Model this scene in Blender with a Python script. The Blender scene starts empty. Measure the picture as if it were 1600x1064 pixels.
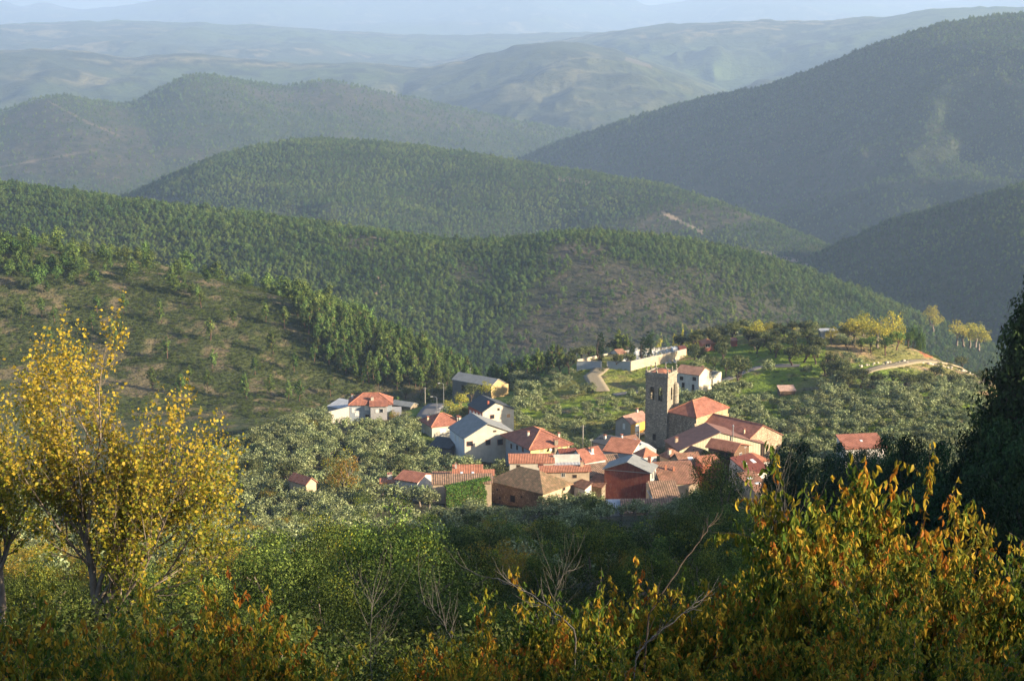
import bpy, math, random
import numpy as np
from mathutils import Vector
R = math.radians
sc = bpy.context.scene
COL = sc.collection

# ------------------------------------------------------------------ camera
F = 2537.0                      # focal length in photo pixels (1600 wide)
PITCH = math.atan((532 - 20) / F)
cam_d = bpy.data.cameras.new("camera"); cam = bpy.data.objects.new("camera", cam_d); COL.objects.link(cam)
cam_d.sensor_width = 36; cam_d.lens = 36 * F / 1600
cam_d.clip_start = 0.5; cam_d.clip_end = 60000
cam.rotation_euler = (math.pi / 2 - PITCH, 0, 0); cam.location = (0, 0, 0)
sc.camera = cam

# ------------------------------------------------------------------ world, sun, exposure
SUN_EL, SX, SY = R(18), 1.0, -0.38
w = bpy.data.worlds.new("World"); sc.world = w; w.use_nodes = True
nt = w.node_tree; nt.nodes.clear()
sky = nt.nodes.new("ShaderNodeTexSky"); sky.sky_type = 'NISHITA'; sky.sun_disc = False
sky.sun_elevation = SUN_EL; sky.sun_rotation = math.atan2(SX, SY); sky.altitude = 700
sky.air_density = 1.0; sky.dust_density = 2.5; sky.ozone_density = 1.5
bg = nt.nodes.new("ShaderNodeBackground"); bg.inputs[1].default_value = 0.09
wo = nt.nodes.new("ShaderNodeOutputWorld")
nt.links.new(sky.outputs[0], bg.inputs[0]); nt.links.new(bg.outputs[0], wo.inputs[0])
sd = bpy.data.lights.new("sun", 'SUN'); sun = bpy.data.objects.new("sun", sd); COL.objects.link(sun)
sd.energy = 5.0; sd.angle = R(0.6); sd.color = (1.0, 0.83, 0.58)
sv = Vector((SX, SY, math.hypot(SX, SY) * math.tan(SUN_EL)))
sun.rotation_euler = sv.to_track_quat('Z', 'Y').to_euler(); sun.location = (200, -50, 200)
sc.view_settings.view_transform = 'Standard'; sc.view_settings.look = 'None'
sc.view_settings.exposure = 1.62; sc.view_settings.gamma = 1.0
sc.cycles.max_bounces = 5; sc.cycles.diffuse_bounces = 3; sc.cycles.glossy_bounces = 2
sc.cycles.transmission_bounces = 4; sc.cycles.transparent_max_bounces = 8; sc.cycles.volume_bounces = 1
sc.cycles.use_denoising = True
sc.cycles.sample_clamp_indirect = 4

# ------------------------------------------------------------------ helpers
cp, sp_ = math.cos(PITCH), math.sin(PITCH)
def P(px, py, D):
    a = (px - 800) / F; b = (532 - py) / F
    x, y, z = a, cp + b * sp_, -sp_ + b * cp
    k = D / y
    return Vector((x * k, D, z * k))
def zat(px, py, D): return P(px, py, D).z
def proj(x, y, z):
    d = y * cp - z * sp_; u = y * sp_ + z * cp
    return 800 + F * x / d, 532 - F * u / d

def _hash(ix, iy, s):
    n = (ix * 374761393 + iy * 668265263 + s * 1442695041) & 0xffffffff
    n = ((n ^ (n >> 13)) * 1274126177) & 0xffffffff
    return ((n ^ (n >> 16)) & 0xffff) / 65535.0
def vnoise(x, y, s=0):
    x = np.asarray(x, float); y = np.asarray(y, float)
    ix = np.floor(x).astype(np.int64); iy = np.floor(y).astype(np.int64)
    fx = x - ix; fy = y - iy
    fx = fx * fx * (3 - 2 * fx); fy = fy * fy * (3 - 2 * fy)
    a = _hash(ix, iy, s); b = _hash(ix + 1, iy, s); c = _hash(ix, iy + 1, s); d = _hash(ix + 1, iy + 1, s)
    return (a + (b - a) * fx) * (1 - fy) + (c + (d - c) * fx) * fy
def fbm(x, y, s=0, o=4, g=0.5):
    t = 0; a = 1; n = 0
    for i in range(o):
        t = t + a * vnoise(x * 2 ** i + 17.3 * i, y * 2 ** i - 9.1 * i, s + i); n += a; a *= g
    return t / n
def ridged(x, y, s=0, o=4):
    t = 0; a = 1; n = 0
    for i in range(o):
        t = t + a * (1 - np.sqrt((2 * vnoise(x * 2 ** i + 7.7 * i, y * 2 ** i + 3.3 * i, s + i) - 1) ** 2 + .035)); n += a; a *= 0.5
    return t / n

# ------------------------------------------------------------------ terrain
# near land: smooth surface through ground points read off the photograph (px, py, distance) or given in metres
NEAR = [(0, -120, 14), (-80, -60, 8), (80, -60, 14), (0, 0, -2.2), (-40, 0, -5), (40, 0, 1), (0, 10, -6.2), (-12, 25, -12.8), (12, 25, -12.3), (0, 25, -12.8),
        (-15, 45, -19.5), (0, 45, -20.5), (15, 45, -20), (0, 70, -30), (-30, 70, -29), (30, 70, -28), (0, 100, -40), (-60, 100, -38), (50, 100, -38),
        (0, 150, -55.5), (-70, 150, -55), (60, 150, -53), (0, 200, -70), (-80, 200, -72), (70, 200, -69), (0, 300, -99), (-110, 300, -102), (80, 300, -95), (120, 300, -93),
        (0, 400, -123), (60, 400, -121), (120, 400, -116), (-60, 400, -118), (-140, 400, -122), (0, 470, -127.5), (50, 465, -127), (100, 465, -125), (150, 465, -122),
        (-60, 480, -122), (-110, 500, -136), (-190, 450, -132), (-220, 520, -142), (-28, 505, -128.4), (-26, 528, -130), (-24, 545, -132), (-46, 520, -132), (-52, 545, -136), (-10, 562, -135.5), (8, 575, -135), (0, 530, -131), (60, 520, -127),
        (60, 580, -125.3), (25, 588, -126), (22, 563, -126.5), (45, 560, -126.3), (62, 600, -125), (110, 570, -119), (118, 600, -117), (150, 590, -122), (172, 590, -132), (140, 520, -123), (170, 520, -129),
        (118, 640, -124), (60, 640, -137), (0, 620, -142), (0, 680, -175), (60, 700, -170), (130, 700, -150), (190, 640, -150), (230, 600, -150), (260, 700, -210),
        (-300, 300, -110), (-300, 600, -140), (-60, 560, -146), (-60, 610, -158), (0, 760, -205), (150, 800, -215), (-100, 150, -52), (-200, 150, -40), (250, 450, -130)]
NEAR += [tuple(P(*q)) for q in [(0, 380, 770), (150, 402, 760), (300, 432, 745), (400, 460, 732), (500, 492, 722), (600, 530, 705), (740, 592, 685),
                                (300, 560, 655), (300, 645, 600), (450, 640, 600), (0, 560, 640), (600, 600, 655), (-300, 330, 780), (-300, 520, 650)]]
NP = np.array(NEAR, float)
def _phi(r2): return np.sqrt(r2 + 18.0 ** 2)
_A = _phi((NP[:, None, 0] - NP[None, :, 0]) ** 2 + (NP[:, None, 1] - NP[None, :, 1]) ** 2)
_n = len(NP); _M = np.zeros((_n + 3, _n + 3)); _M[:_n, :_n] = _A - np.eye(_n) * 1.5
_M[:_n, _n] = 1; _M[:_n, _n + 1:] = NP[:, :2]; _M[_n:, :_n] = _M[:_n, _n:].T
_W = np.linalg.solve(_M, np.concatenate([NP[:, 2], [0, 0, 0]]))
def near_h(x, y):
    xc = np.clip(x, -360, 320); yc = np.clip(y, -140, 820)
    z = _W[_n] + _W[_n + 1] * xc + _W[_n + 2] * yc
    for i in range(_n): z = z + _W[i] * _phi((xc - NP[i, 0]) ** 2 + (yc - NP[i, 1]) ** 2)
    D = np.hypot(x, y)
    z = z - np.maximum(0, y - 790) * 0.45 - np.clip(-y - 140, 0, 800) * -0.05
    z = z - np.maximum(0, np.abs(x + 20) - 340) * 0.35 * (y > 0)
    z = z + (fbm(x / 45, y / 45, 5) - .5) * np.clip((D - 60) / 300, 0, 1) * 3.0
    z = z + (ridged(x / 90, y / 120, 9) - .55) * np.clip((y - 590) / 60, 0, 1) * np.clip((-x) / 40, 0, 1) * 11
    z = z + (fbm(x / 7, y / 7, 6) - .5) * np.clip(D / 60, .1, 1) * 0.7
    return z
# far ridges: name, crest [(px, py)], distance [(px, D)], front slope, back slope, spur size, spur amplitude
RIDGES = [
 ("pine",  [(-900, 230), (-300, 268), (0, 296), (200, 323), (400, 346), (560, 369), (700, 386), (790, 384), (860, 373), (930, 371), (1040, 380), (1150, 398), (1250, 428), (1400, 482), (1500, 525), (1700, 600), (2400, 700)],
           [(-900, 1700), (0, 1500), (700, 1380), (1000, 1400), (1300, 1450), (2400, 1700)], .30, .40, 260, 46),
 ("mid",   [(-900, 420), (-100, 380), (100, 335), (200, 310), (260, 282), (330, 252), (400, 233), (480, 223), (560, 224), (640, 231), (720, 241), (850, 264), (880, 270), (960, 279), (1050, 297), (1150, 327), (1300, 385), (1400, 440), (1500, 500), (1700, 610), (2400, 800)],
           [(-900, 2600), (200, 2600), (500, 2900), (900, 2700), (1300, 2300), (2400, 2300)], .20, .35, 420, 100),
 ("rlow",  [(900, 620), (1150, 470), (1300, 398), (1400, 352), (1500, 326), (1600, 296), (1800, 245), (2400, 100)],
           [(900, 2300), (1600, 2050), (2400, 1900)], .26, .40, 350, 60),
 ("rbig",  [(300, 420), (700, 300), (850, 240), (900, 221), (1000, 186), (1100, 158), (1200, 140), (1270, 116), (1350, 82), (1450, 46), (1520, 34), (1600, 24), (1700, 14), (1900, 30), (2400, 60)],
           [(300, 4500), (860, 4100), (1200, 3900), (1600, 3700), (2400, 3500)], .42, .40, 470, 215),
 ("left",  [(-900, 300), (-300, 215), (0, 174), (40, 158), (75, 152), (120, 157), (190, 168), (240, 142), (290, 121), (330, 121), (380, 130), (440, 141), (490, 129), (530, 130), (600, 146), (750, 181), (900, 211), (1000, 236), (1200, 300), (2400, 500)],
           [(-900, 4800), (75, 4450), (300, 4850), (500, 5300), (900, 5200), (2400, 5000)], .17, .30, 760, 95),
 ("farl",  [(-900, 100), (0, 78), (100, 77), (200, 90), (300, 82), (380, 92), (460, 99), (560, 98), (640, 105), (760, 122), (900, 150), (1100, 180), (2400, 260)],
           [(-900, 8200), (2400, 7600)], .14, .2, 1100, 280),
 ("farm",  [(-900, 400), (400, 150), (620, 112), (700, 100), (760, 84), (820, 68), (880, 64), (950, 76), (1040, 104), (1150, 146), (1300, 190), (2400, 300)],
           [(-900, 8000), (2400, 7400)], .12, .2, 900, 240),
 ("farr",  [(-900, 300), (600, 105), (780, 84), (880, 62), (950, 49), (1050, 38), (1160, 32), (1300, 32), (1400, 24), (1460, 14), (1530, 10), (1600, 13), (1800, 5), (2400, -20)],
           [(-900, 11000), (900, 10500), (1600, 9000), (2400, 8500)], .13, .2, 1300, 380),
 ("plat",  [(-900, 30), (0, 38), (100, 34), (200, 32), (300, 36), (400, 39), (500, 47), (640, 55), (760, 55), (900, 51), (1000, 52), (1200, 60), (2400, 80)],
           [(-900, 13500), (2400, 13000)], .08, .1, 1600, 260),
 ("mount", [(-900, -20), (-200, -20), (0, 0), (40, 14), (70, 2), (100, 11), (140, 16), (190, 9), (230, 5), (262, -2), (300, -14), (420, -22), (600, -10), (760, -18), (900, -8), (985, -2), (1010, 9), (1060, 4), (1100, -4), (1200, -14), (1330, -8), (1400, -2), (1500, 2), (1700, -20), (2400, -30)],
           [(-900, 25000), (2400, 23000)], .10, .12, 3500, 420),
]
OCC = [(-400, 116), (-135, 114), (-100, 109), (-93, 92), (-87, 89), (-69, 86), (-34, 77), (0, 67.5), (90, 42), (215, 3), (262, -14), (290, -34), (330, -66), (480, -110), (800, -160), (1500, -400)]
def ridge_h(k, px, y, x, D):
    nm, cr, ds, sf, sb, wl, am = RIDGES[k]
    cy = np.interp(px, [c[0] for c in cr], [c[1] for c in cr])
    # round the kinks of the crest line a little
    Dk = sum(wt * np.interp(px + o, [c[0] for c in ds], [c[1] for c in ds]) for o, wt in ((-180, .12), (-110, .18), (-50, .2), (50, .2), (110, .18), (180, .12))); far_ = np.clip(np.abs(Dk - y) / (.30 * Dk), 0, 1); wn = 12 + 130 * far_; sh = far_ * 90 * (1 if k % 2 else -1)
    cy = sum(wt * np.interp(px + sh + wn * o, [c[0] for c in cr], [c[1] for c in cr]) for o, wt in ((-1, .12), (-.6, .2), (0, .36), (.6, .2), (1, .12)))
    b = (532 - cy) / F
    zc = Dk * (-sp_ + b * cp) / (cp + b * sp_)
    d = Dk - y
    zc = zc + (fbm(px / 26, px * 0 + k, 40 + k, 3) - .5) * Dk * 0.0022 * np.clip(1 - np.abs(d) / (.05 * Dk), 0, 1)
    wd = 0.06 * Dk
    s = np.where(d > 0, sf, sb)
    h = zc - s * (np.sqrt(d * d + wd * wd) - wd)
    sat = np.clip(np.abs(d) / (wl * 1.3), 0, 1); sat = sat * sat * (3 - 2 * sat)
    wx = x + 0.8 * wl * fbm(x / wl, y / wl, 70 + k, 3); wy = y * .8 + 0.8 * wl * fbm(x / wl + 9, y / wl, 80 + k, 2)
    h = h + am * sat * ((ridged(wx / wl, wy / wl, 20 + k) - .62) + .35 * (ridged(x / wl * 3.1, y / wl * 2.2, 60 + k) - .62))
    return h
def terrain(x, y, parts=False):
    x = np.atleast_1d(np.asarray(x, float)); y = np.atleast_1d(np.asarray(y, float))
    D = np.hypot(x, y)
    az = x / np.maximum(np.abs(y), 1e-3)
    px = 800 + np.clip(az, -1.6, 1.6) * F * 1.02
    base = near_h(x, y)
    z = base; zid = np.zeros(x.shape, int)
    # mountain side out of the frame on the right, whose shade lies over the slope below the viewpoint
    oc = np.interp(y, [c[0] for c in OCC], [c[1] for c in OCC]) - 0.52 * (np.sqrt((x - 300) ** 2 + 400) - 20) + (fbm(x / 30, y / 30, 11) - .5) * 3
    zid = np.where(oc > z, 1, zid); z = np.maximum(z, oc)
    far = (y > 700)
    for k in range(len(RIDGES)):
        h = ridge_h(k, px, y, x, D)
        h = np.where(far, h, -1e4)
        # the valley beyond the village stays open
        h = h - np.clip((1000 - y) / 300, 0, 1) * 400 * (k < 4)
        zid = np.where(h > z, k + 2, zid); z = np.maximum(z, h)
    z = np.maximum(z, -760 + 60 * fbm(x / 900, y / 900, 3))
    return (z, zid) if parts else z
def T(x, y): return float(terrain(x, y)[0])
# things that level or cut the ground are none; houses reach down below it

# ------------------------------------------------------------------ line of sight table (to know which trees the photo shows)
_azs = np.linspace(-0.36, 0.36, 361); _ds = np.geomspace(6, 9000, 420)
_gx = _azs[:, None] * _ds[None, :]; _gy = np.repeat(_ds[None, :], len(_azs), 0)
_gz = terrain(_gx.ravel(), _gy.ravel()).reshape(_gx.shape)
_tan = np.maximum.accumulate(_gz / _gy, axis=1)
def visible(x, y, ztop):
    a = np.clip(((x / y) + .36) / .002, 0, 360).astype(int)
    d = np.clip(np.searchsorted(_ds, y) - 2, 0, len(_ds) - 1)
    px, py = proj(x, y, ztop)
    return (ztop / y > _tan[a, d]) & (px > -15) & (px < 1615) & (py < 1080)
# ------------------------------------------------------------------ mesh and material helpers
def mesh_np(name, V, faces, mat=None, col=None, uv=None, smooth=False):
    """faces: list of (n x k int array)"""
    me = bpy.data.meshes.new(name)
    V = np.asarray(V, np.float32)
    faces = [np.asarray(f, np.int32) for f in faces if len(f)]
    me.vertices.add(len(V)); me.vertices.foreach_set("co", V.ravel())
    nl = sum(f.size for f in faces); nf = sum(len(f) for f in faces)
    me.loops.add(nl); me.loops.foreach_set("vertex_index", np.concatenate([f.ravel() for f in faces]))
    me.polygons.add(nf)
    st = []; o = 0
    for f in faces:
        st.append(o + np.arange(len(f)) * f.shape[1]); o += f.size
    me.polygons.foreach_set("loop_start", np.concatenate(st).astype(np.int32))
    if smooth: me.polygons.foreach_set("use_smooth", np.ones(nf, bool))
    if col is not None:
        a = me.color_attributes.new("Col", 'FLOAT_COLOR', 'POINT')
        c = np.ones((len(V), 4), np.float32); c[:, :3] = col; a.data.foreach_set("color", c.ravel())
    me.update(calc_edges=True)
    if mat: me.materials.append(mat)
    return me
def link(name, data, parent=None, loc=None, rz=None):
    o = bpy.data.objects.new(name, data); COL.objects.link(o)
    if parent is not None: o.parent = parent
    if loc is not None: o.location = loc
    if rz is not None: o.rotation_euler = (0, 0, rz)
    return o
def tag(o, label=None, cat=None, group=None, kind=None):
    if label: o["label"] = label
    if cat: o["category"] = cat
    if group: o["group"] = group
    if kind: o["kind"] = kind
    return o
class MB:
    """polygon collector -> one mesh, with UVs in metres"""
    def __init__(s): s.v = []; s.f = []; s.uv = []; s.m = []
    def poly(s, pts, uv=None, m=0):
        i = len(s.v); s.v += [tuple(p) for p in pts]; s.f.append(tuple(range(i, i + len(pts))))
        if uv is None:
            p0 = Vector(pts[0]); e = (Vector(pts[1]) - p0); e = e.normalized() if e.length > 1e-6 else Vector((1, 0, 0))
            n = e.cross(Vector(pts[2]) - p0); n = n.normalized() if n.length > 1e-6 else Vector((0, 0, 1)); g = n.cross(e)
            uv = [((Vector(p) - p0).dot(e), (Vector(p) - p0).dot(g)) for p in pts]
        s.uv.append(uv); s.m.append(m)
    def slab(s, pts, t, m=0):
        """thick sheet: top polygon pts (counter-clockwise from above), thickness t downwards"""
        lo = [(p[0], p[1], p[2] - t) for p in pts]
        s.poly(pts, m=m); s.poly(lo[::-1], m=m)
        for i in range(len(pts)):
            j = (i + 1) % len(pts); s.poly([lo[i], lo[j], pts[j], pts[i]], m=m)
    def box(s, x0, x1, y0, y1, z0, z1, m=0):
        a = [(x0, y0), (x1, y0), (x1, y1), (x0, y1)]
        s.prism(a, z0, z1, m)
    def prism(s, a, z0, z1, m=0):
        n = len(a)
        s.poly([(p[0], p[1], z1) for p in a], m=m); s.poly([(p[0], p[1], z0) for p in a][::-1], m=m)
        for i in range(n):
            p, q = a[i], a[(i + 1) % n]
            s.poly([(p[0], p[1], z0), (q[0], q[1], z0), (q[0], q[1], z1), (p[0], p[1], z1)], m=m)
    def lathe(s, cx, cy, prof, n=10, m=0):
        for (r0, z0), (r1, z1) in zip(prof, prof[1:]):
            for k in range(n):
                a, b = 2 * math.pi * k / n, 2 * math.pi * (k + 1) / n
                s.poly([(cx + r0 * math.cos(a), cy + r0 * math.sin(a), z0), (cx + r0 * math.cos(b), cy + r0 * math.sin(b), z0),
                        (cx + r1 * math.cos(b), cy + r1 * math.sin(b), z1), (cx + r1 * math.cos(a), cy + r1 * math.sin(a), z1)], m=m)
        r, z = prof[-1]
        if r > 1e-3: s.poly([(cx + r * math.cos(2 * math.pi * k / n), cy + r * math.sin(2 * math.pi * k / n), z) for k in range(n)], m=m)
    def build(s, name, mats, parent=None, loc=None, rz=None):
        me = bpy.data.meshes.new(name); me.from_pydata(s.v, [], s.f)
        for m in (mats if isinstance(mats, (list, tuple)) else [mats]): me.materials.append(m)
        u = me.uv_layers.new(name="UVMap"); u.data.foreach_set("uv", np.array([c for f in s.uv for c in f], np.float32).ravel())
        me.polygons.foreach_set("material_index", np.array(s.m, np.int32))
        me.update()
        return link(name, me, parent, loc, rz)

class NT:
    """short way of writing node trees"""
    def __init__(s, name):
        s.m = bpy.data.materials.new(name); s.m.use_nodes = True; s.t = s.m.node_tree; s.t.nodes.clear()
        s.out = s.n("ShaderNodeOutputMaterial"); s.b = s.n("ShaderNodeBsdfPrincipled"); s.l(s.b.outputs[0], s.out.inputs[0])
        s.b.inputs["Specular IOR Level"].default_value = .25
    def n(s, t, **k):
        x = s.t.nodes.new(t)
        for a, b in k.items(): setattr(x, a, b)
        return x
    def l(s, a, b): s.t.links.new(a, b); return b
    def coord(s, kind="Object", scale=(1, 1, 1)):
        c = s.n("ShaderNodeTexCoord"); m = s.n("ShaderNodeMapping"); m.inputs[3].default_value = scale
        s.l(c.outputs[kind], m.inputs[0]); return m.outputs[0]
    def noise(s, vec, scale, detail=4, rough=.55):
        x = s.n("ShaderNodeTexNoise"); s.l(vec, x.inputs["Vector"]); x.inputs["Scale"].default_value = scale
        x.inputs["Detail"].default_value = detail; x.inputs["Roughness"].default_value = rough; return x.outputs[0]
    def ramp(s, f, stops):
        x = s.n("ShaderNodeValToRGB"); s.l(f, x.inputs[0]); e = x.color_ramp.elements
        e[0].position, e[0].color = stops[0][0], (*stops[0][1], 1); e[1].position, e[1].color = stops[-1][0], (*stops[-1][1], 1)
        for p, c in stops[1:-1]:
            q = e.new(p); q.color = (*c, 1)
        return x.outputs[0]
    def mix(s, f, a, b, mode='MIX'):
        x = s.n("ShaderNodeMix", data_type='RGBA', blend_type=mode)
        for v, i in ((f, x.inputs[0]), (a, x.inputs[6]), (b, x.inputs[7])):
            if isinstance(v, (int, float)): i.default_value = v
            elif isinstance(v, tuple): i.default_value = (*v, 1)
            else: s.l(v, i)
        return x.outputs[2]
    def math(s, op, a, b=0.0):
        x = s.n("ShaderNodeMath", operation=op)
        for v, i in ((a, x.inputs[0]), (b, x.inputs[1])):
            if isinstance(v, (int, float)): i.default_value = v
            else: s.l(v, i)
        return x.outputs[0]
    def bump(s, h, strength=.5, dist=.1):
        x = s.n("ShaderNodeBump"); x.inputs["Strength"].default_value = strength; x.inputs["Distance"].default_value = dist
        s.l(h, x.inputs["Height"]); s.l(x.outputs[0], s.b.inputs["Normal"])
    def base(s, c, rough=.85):
        if isinstance(c, tuple): s.b.inputs["Base Color"].default_value = (*c, 1)
        else: s.l(c, s.b.inputs["Base Color"])
        s.b.inputs["Roughness"].default_value = rough; return s.m

def mul(c, k): return tuple(min(1, v * k) for v in c)
def m_plaster(name, c, stain=.25):
    s = NT(name); v = s.coord(); n = s.noise(v, .6, 6, .65); n2 = s.noise(s.coord(scale=(1, 1, .25)), 1.7, 5, .7)
    a = s.mix(s.ramp(n, [(.35, (0, 0, 0)), (.7, (1, 1, 1))]), c, mul(c, 1 - stain)); a = s.mix(s.math('MULTIPLY', s.ramp(n2, [(.5, (0, 0, 0)), (.75, (1, 1, 1))]), stain), a, (.22, .19, .15))
    s.bump(s.noise(v, 9, 4), .3, .03); return s.base(a, .9)
def m_stone(name, c1, c2, c3, scale=2.4, flat=1.5):
    s = NT(name); v = s.coord(scale=(1, 1, flat)); vo = s.n("ShaderNodeTexVoronoi"); s.l(v, vo.inputs["Vector"]); vo.inputs["Scale"].default_value = scale
    ve = s.n("ShaderNodeTexVoronoi", feature='DISTANCE_TO_EDGE'); s.l(v, ve.inputs["Vector"]); ve.inputs["Scale"].default_value = scale
    sep = s.n("ShaderNodeSeparateColor"); s.l(vo.outputs["Color"], sep.inputs[0])
    a = s.ramp(sep.outputs[0], [(0, c1), (.5, c2), (1, c3)])
    a = s.mix(s.ramp(ve.outputs["Distance"], [(.02, (1, 1, 1)), (.10, (0, 0, 0))]), a, mul(c1, .55))
    n = s.noise(s.coord(scale=(1, 1, .35)), .45, 6, .7); a = s.mix(s.math('MULTIPLY', s.ramp(n, [(.42, (0, 0, 0)), (.68, (1, 1, 1))]), .6), a, mul(c1, .5))
    s.bump(ve.outputs["Distance"], .7, .12); return s.base(a, .95)
def m_tile(name, c1, c2, dark=.45, pitch=.42, moss=0.0, row=.5):
    s = NT(name); uv = s.n("ShaderNodeUVMap"); sx = s.n("ShaderNodeSeparateXYZ"); s.l(uv.outputs[0], sx.inputs[0])
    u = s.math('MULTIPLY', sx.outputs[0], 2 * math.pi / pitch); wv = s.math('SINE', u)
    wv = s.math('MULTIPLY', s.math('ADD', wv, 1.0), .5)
    # one tone for each tile
    cm = s.n("ShaderNodeCombineXYZ"); s.l(s.math('FLOOR', s.math('DIVIDE', sx.outputs[0], pitch)), cm.inputs[0]); s.l(s.math('FLOOR', s.math('DIVIDE', sx.outputs[1], row)), cm.inputs[1])
    wn = s.n("ShaderNodeTexWhiteNoise"); s.l(cm.outputs[0], wn.inputs[0])
    n = s.noise(s.coord(), .55, 6, .65)
    a = s.mix(wn.outputs[0], c1, c2); a = s.mix(s.ramp(n, [(.4, (0, 0, 0)), (.72, (1, 1, 1))]), a, mul(c1, .62))
    if moss: a = s.mix(s.math('MULTIPLY', s.ramp(s.noise(s.coord(scale=(1, 1, 1)), 1.1, 8, .75), [(.42, (0, 0, 0)), (.6, (1, 1, 1))]), moss), a, (.11, .10, .05))
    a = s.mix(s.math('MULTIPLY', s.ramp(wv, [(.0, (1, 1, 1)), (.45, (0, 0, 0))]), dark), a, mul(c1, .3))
    s.bump(s.math('ADD', wv, s.math('MULTIPLY', wn.outputs[0], .4)), .8, .07); return s.base(a, .88)
def m_sheet(name, c, pitch=.9):
    s = NT(name); uv = s.n("ShaderNodeUVMap"); sx = s.n("ShaderNodeSeparateXYZ"); s.l(uv.outputs[0], sx.inputs[0])
    wv = s.math('SINE', s.math('MULTIPLY', sx.outputs[0], 2 * math.pi / pitch)); n = s.noise(s.coord(), .8, 6, .7)
    cm = s.n("ShaderNodeCombineXYZ"); s.l(s.math('FLOOR', s.math('DIVIDE', sx.outputs[0], 1.05)), cm.inputs[0]); s.l(s.math('FLOOR', s.math('DIVIDE', sx.outputs[1], 2.4)), cm.inputs[1])
    wn = s.n("ShaderNodeTexWhiteNoise"); s.l(cm.outputs[0], wn.inputs[0])
    a = s.mix(s.ramp(n, [(.35, (0, 0, 0)), (.7, (1, 1, 1))]), c, mul(c, .68)); a = s.mix(s.math('MULTIPLY', wn.outputs[0], .3), a, mul(c, .6))
    s.bump(wv, .5, .04); return s.base(a, .8)
def m_plain(name, c, rough=.8, metal=0, var=.25):
    s = NT(name); n = s.noise(s.coord(), 2.5, 4); s.b.inputs["Metallic"].default_value = metal
    return s.base(s.mix(s.ramp(n, [(.3, (0, 0, 0)), (.7, (1, 1, 1))]), c, mul(c, 1 - var)), rough)
def m_brick(name):
    s = NT(name); b = s.n("ShaderNodeTexBrick"); uv = s.n("ShaderNodeUVMap"); s.l(uv.outputs[0], b.inputs["Vector"])
    b.inputs["Scale"].default_value = 1; b.inputs["Brick Width"].default_value = .33; b.inputs["Row Height"].default_value = .2; b.inputs["Mortar Size"].default_value = .014
    b.inputs["Color1"].default_value = (.33, .085, .045, 1); b.inputs["Color2"].default_value = (.22, .055, .035, 1); b.inputs["Mortar"].default_value = (.24, .13, .09, 1)
    n = s.noise(s.coord(scale=(1, 1, .6)), .8, 7, .75); a = s.mix(s.ramp(n, [(.38, (0, 0, 0)), (.7, (1, 1, 1))]), b.outputs[0], (.17, .045, .03))
    a = s.mix(s.math('MULTIPLY', s.ramp(s.noise(s.coord(scale=(1, 1, .3)), 1.9, 6, .75), [(.52, (0, 0, 0)), (.7, (1, 1, 1))]), .45), a, (.42, .3, .22))
    s.bump(b.outputs[1], -.5, .02); return s.base(a, .92)
def m_leaf(name, trans=.3, hue=.02, val=.35, rough=.55, sat=1.0, patch=False, spec=.06):
    """leaf colour comes from the mesh (each leaf its own), each tree a little different"""
    s = NT(name); at = s.n("ShaderNodeAttribute", attribute_name="Col"); oi = s.n("ShaderNodeObjectInfo")
    h = s.n("ShaderNodeHueSaturation"); s.l(at.outputs[0], h.inputs["Color"])
    s.l(s.math('ADD', s.math('MULTIPLY', oi.outputs["Random"], hue * 2), .5 - hue), h.inputs["Hue"]); h.inputs["Saturation"].default_value = sat
    if patch:
        nz = s.noise(oi.outputs["Location"], .011, 3, .6); h2 = s.n("ShaderNodeHueSaturation"); s.l(h.outputs[0], h2.inputs["Color"]); s.l(s.math('ADD', s.math('MULTIPLY', nz, 1.5), .22), h2.inputs["Value"]); s.l(s.math('ADD', s.math('MULTIPLY', nz, -.10), .55), h2.inputs["Hue"])
    r2 = s.math('FRACT', s.math('MULTIPLY', oi.outputs["Random"], 17.31)); s.l(s.math('ADD', s.math('MULTIPLY', r2, val * 2), 1 - val), h.inputs["Value"])
    if patch: h = h2
    s.b.inputs['Specular IOR Level'].default_value = spec
    s.base(h.outputs[0], rough)
    tr = s.n("ShaderNodeBsdfTranslucent"); s.l(h.outputs[0], tr.inputs[0]); mx = s.n("ShaderNodeMixShader"); mx.inputs[0].default_value = trans
    s.l(s.b.outputs[0], mx.inputs[1]); s.l(tr.outputs[0], mx.inputs[2]); s.l(mx.outputs[0], s.out.inputs[0]); return s.m
def m_bark(name, c):
    s = NT(name); v = s.coord(scale=(1, 1, .2)); n = s.noise(v, 14, 5, .7)
    s.bump(n, .6, .03); return s.base(s.mix(s.ramp(n, [(.35, (0, 0, 0)), (.65, (1, 1, 1))]), c, mul(c, .45)), .95)

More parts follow.
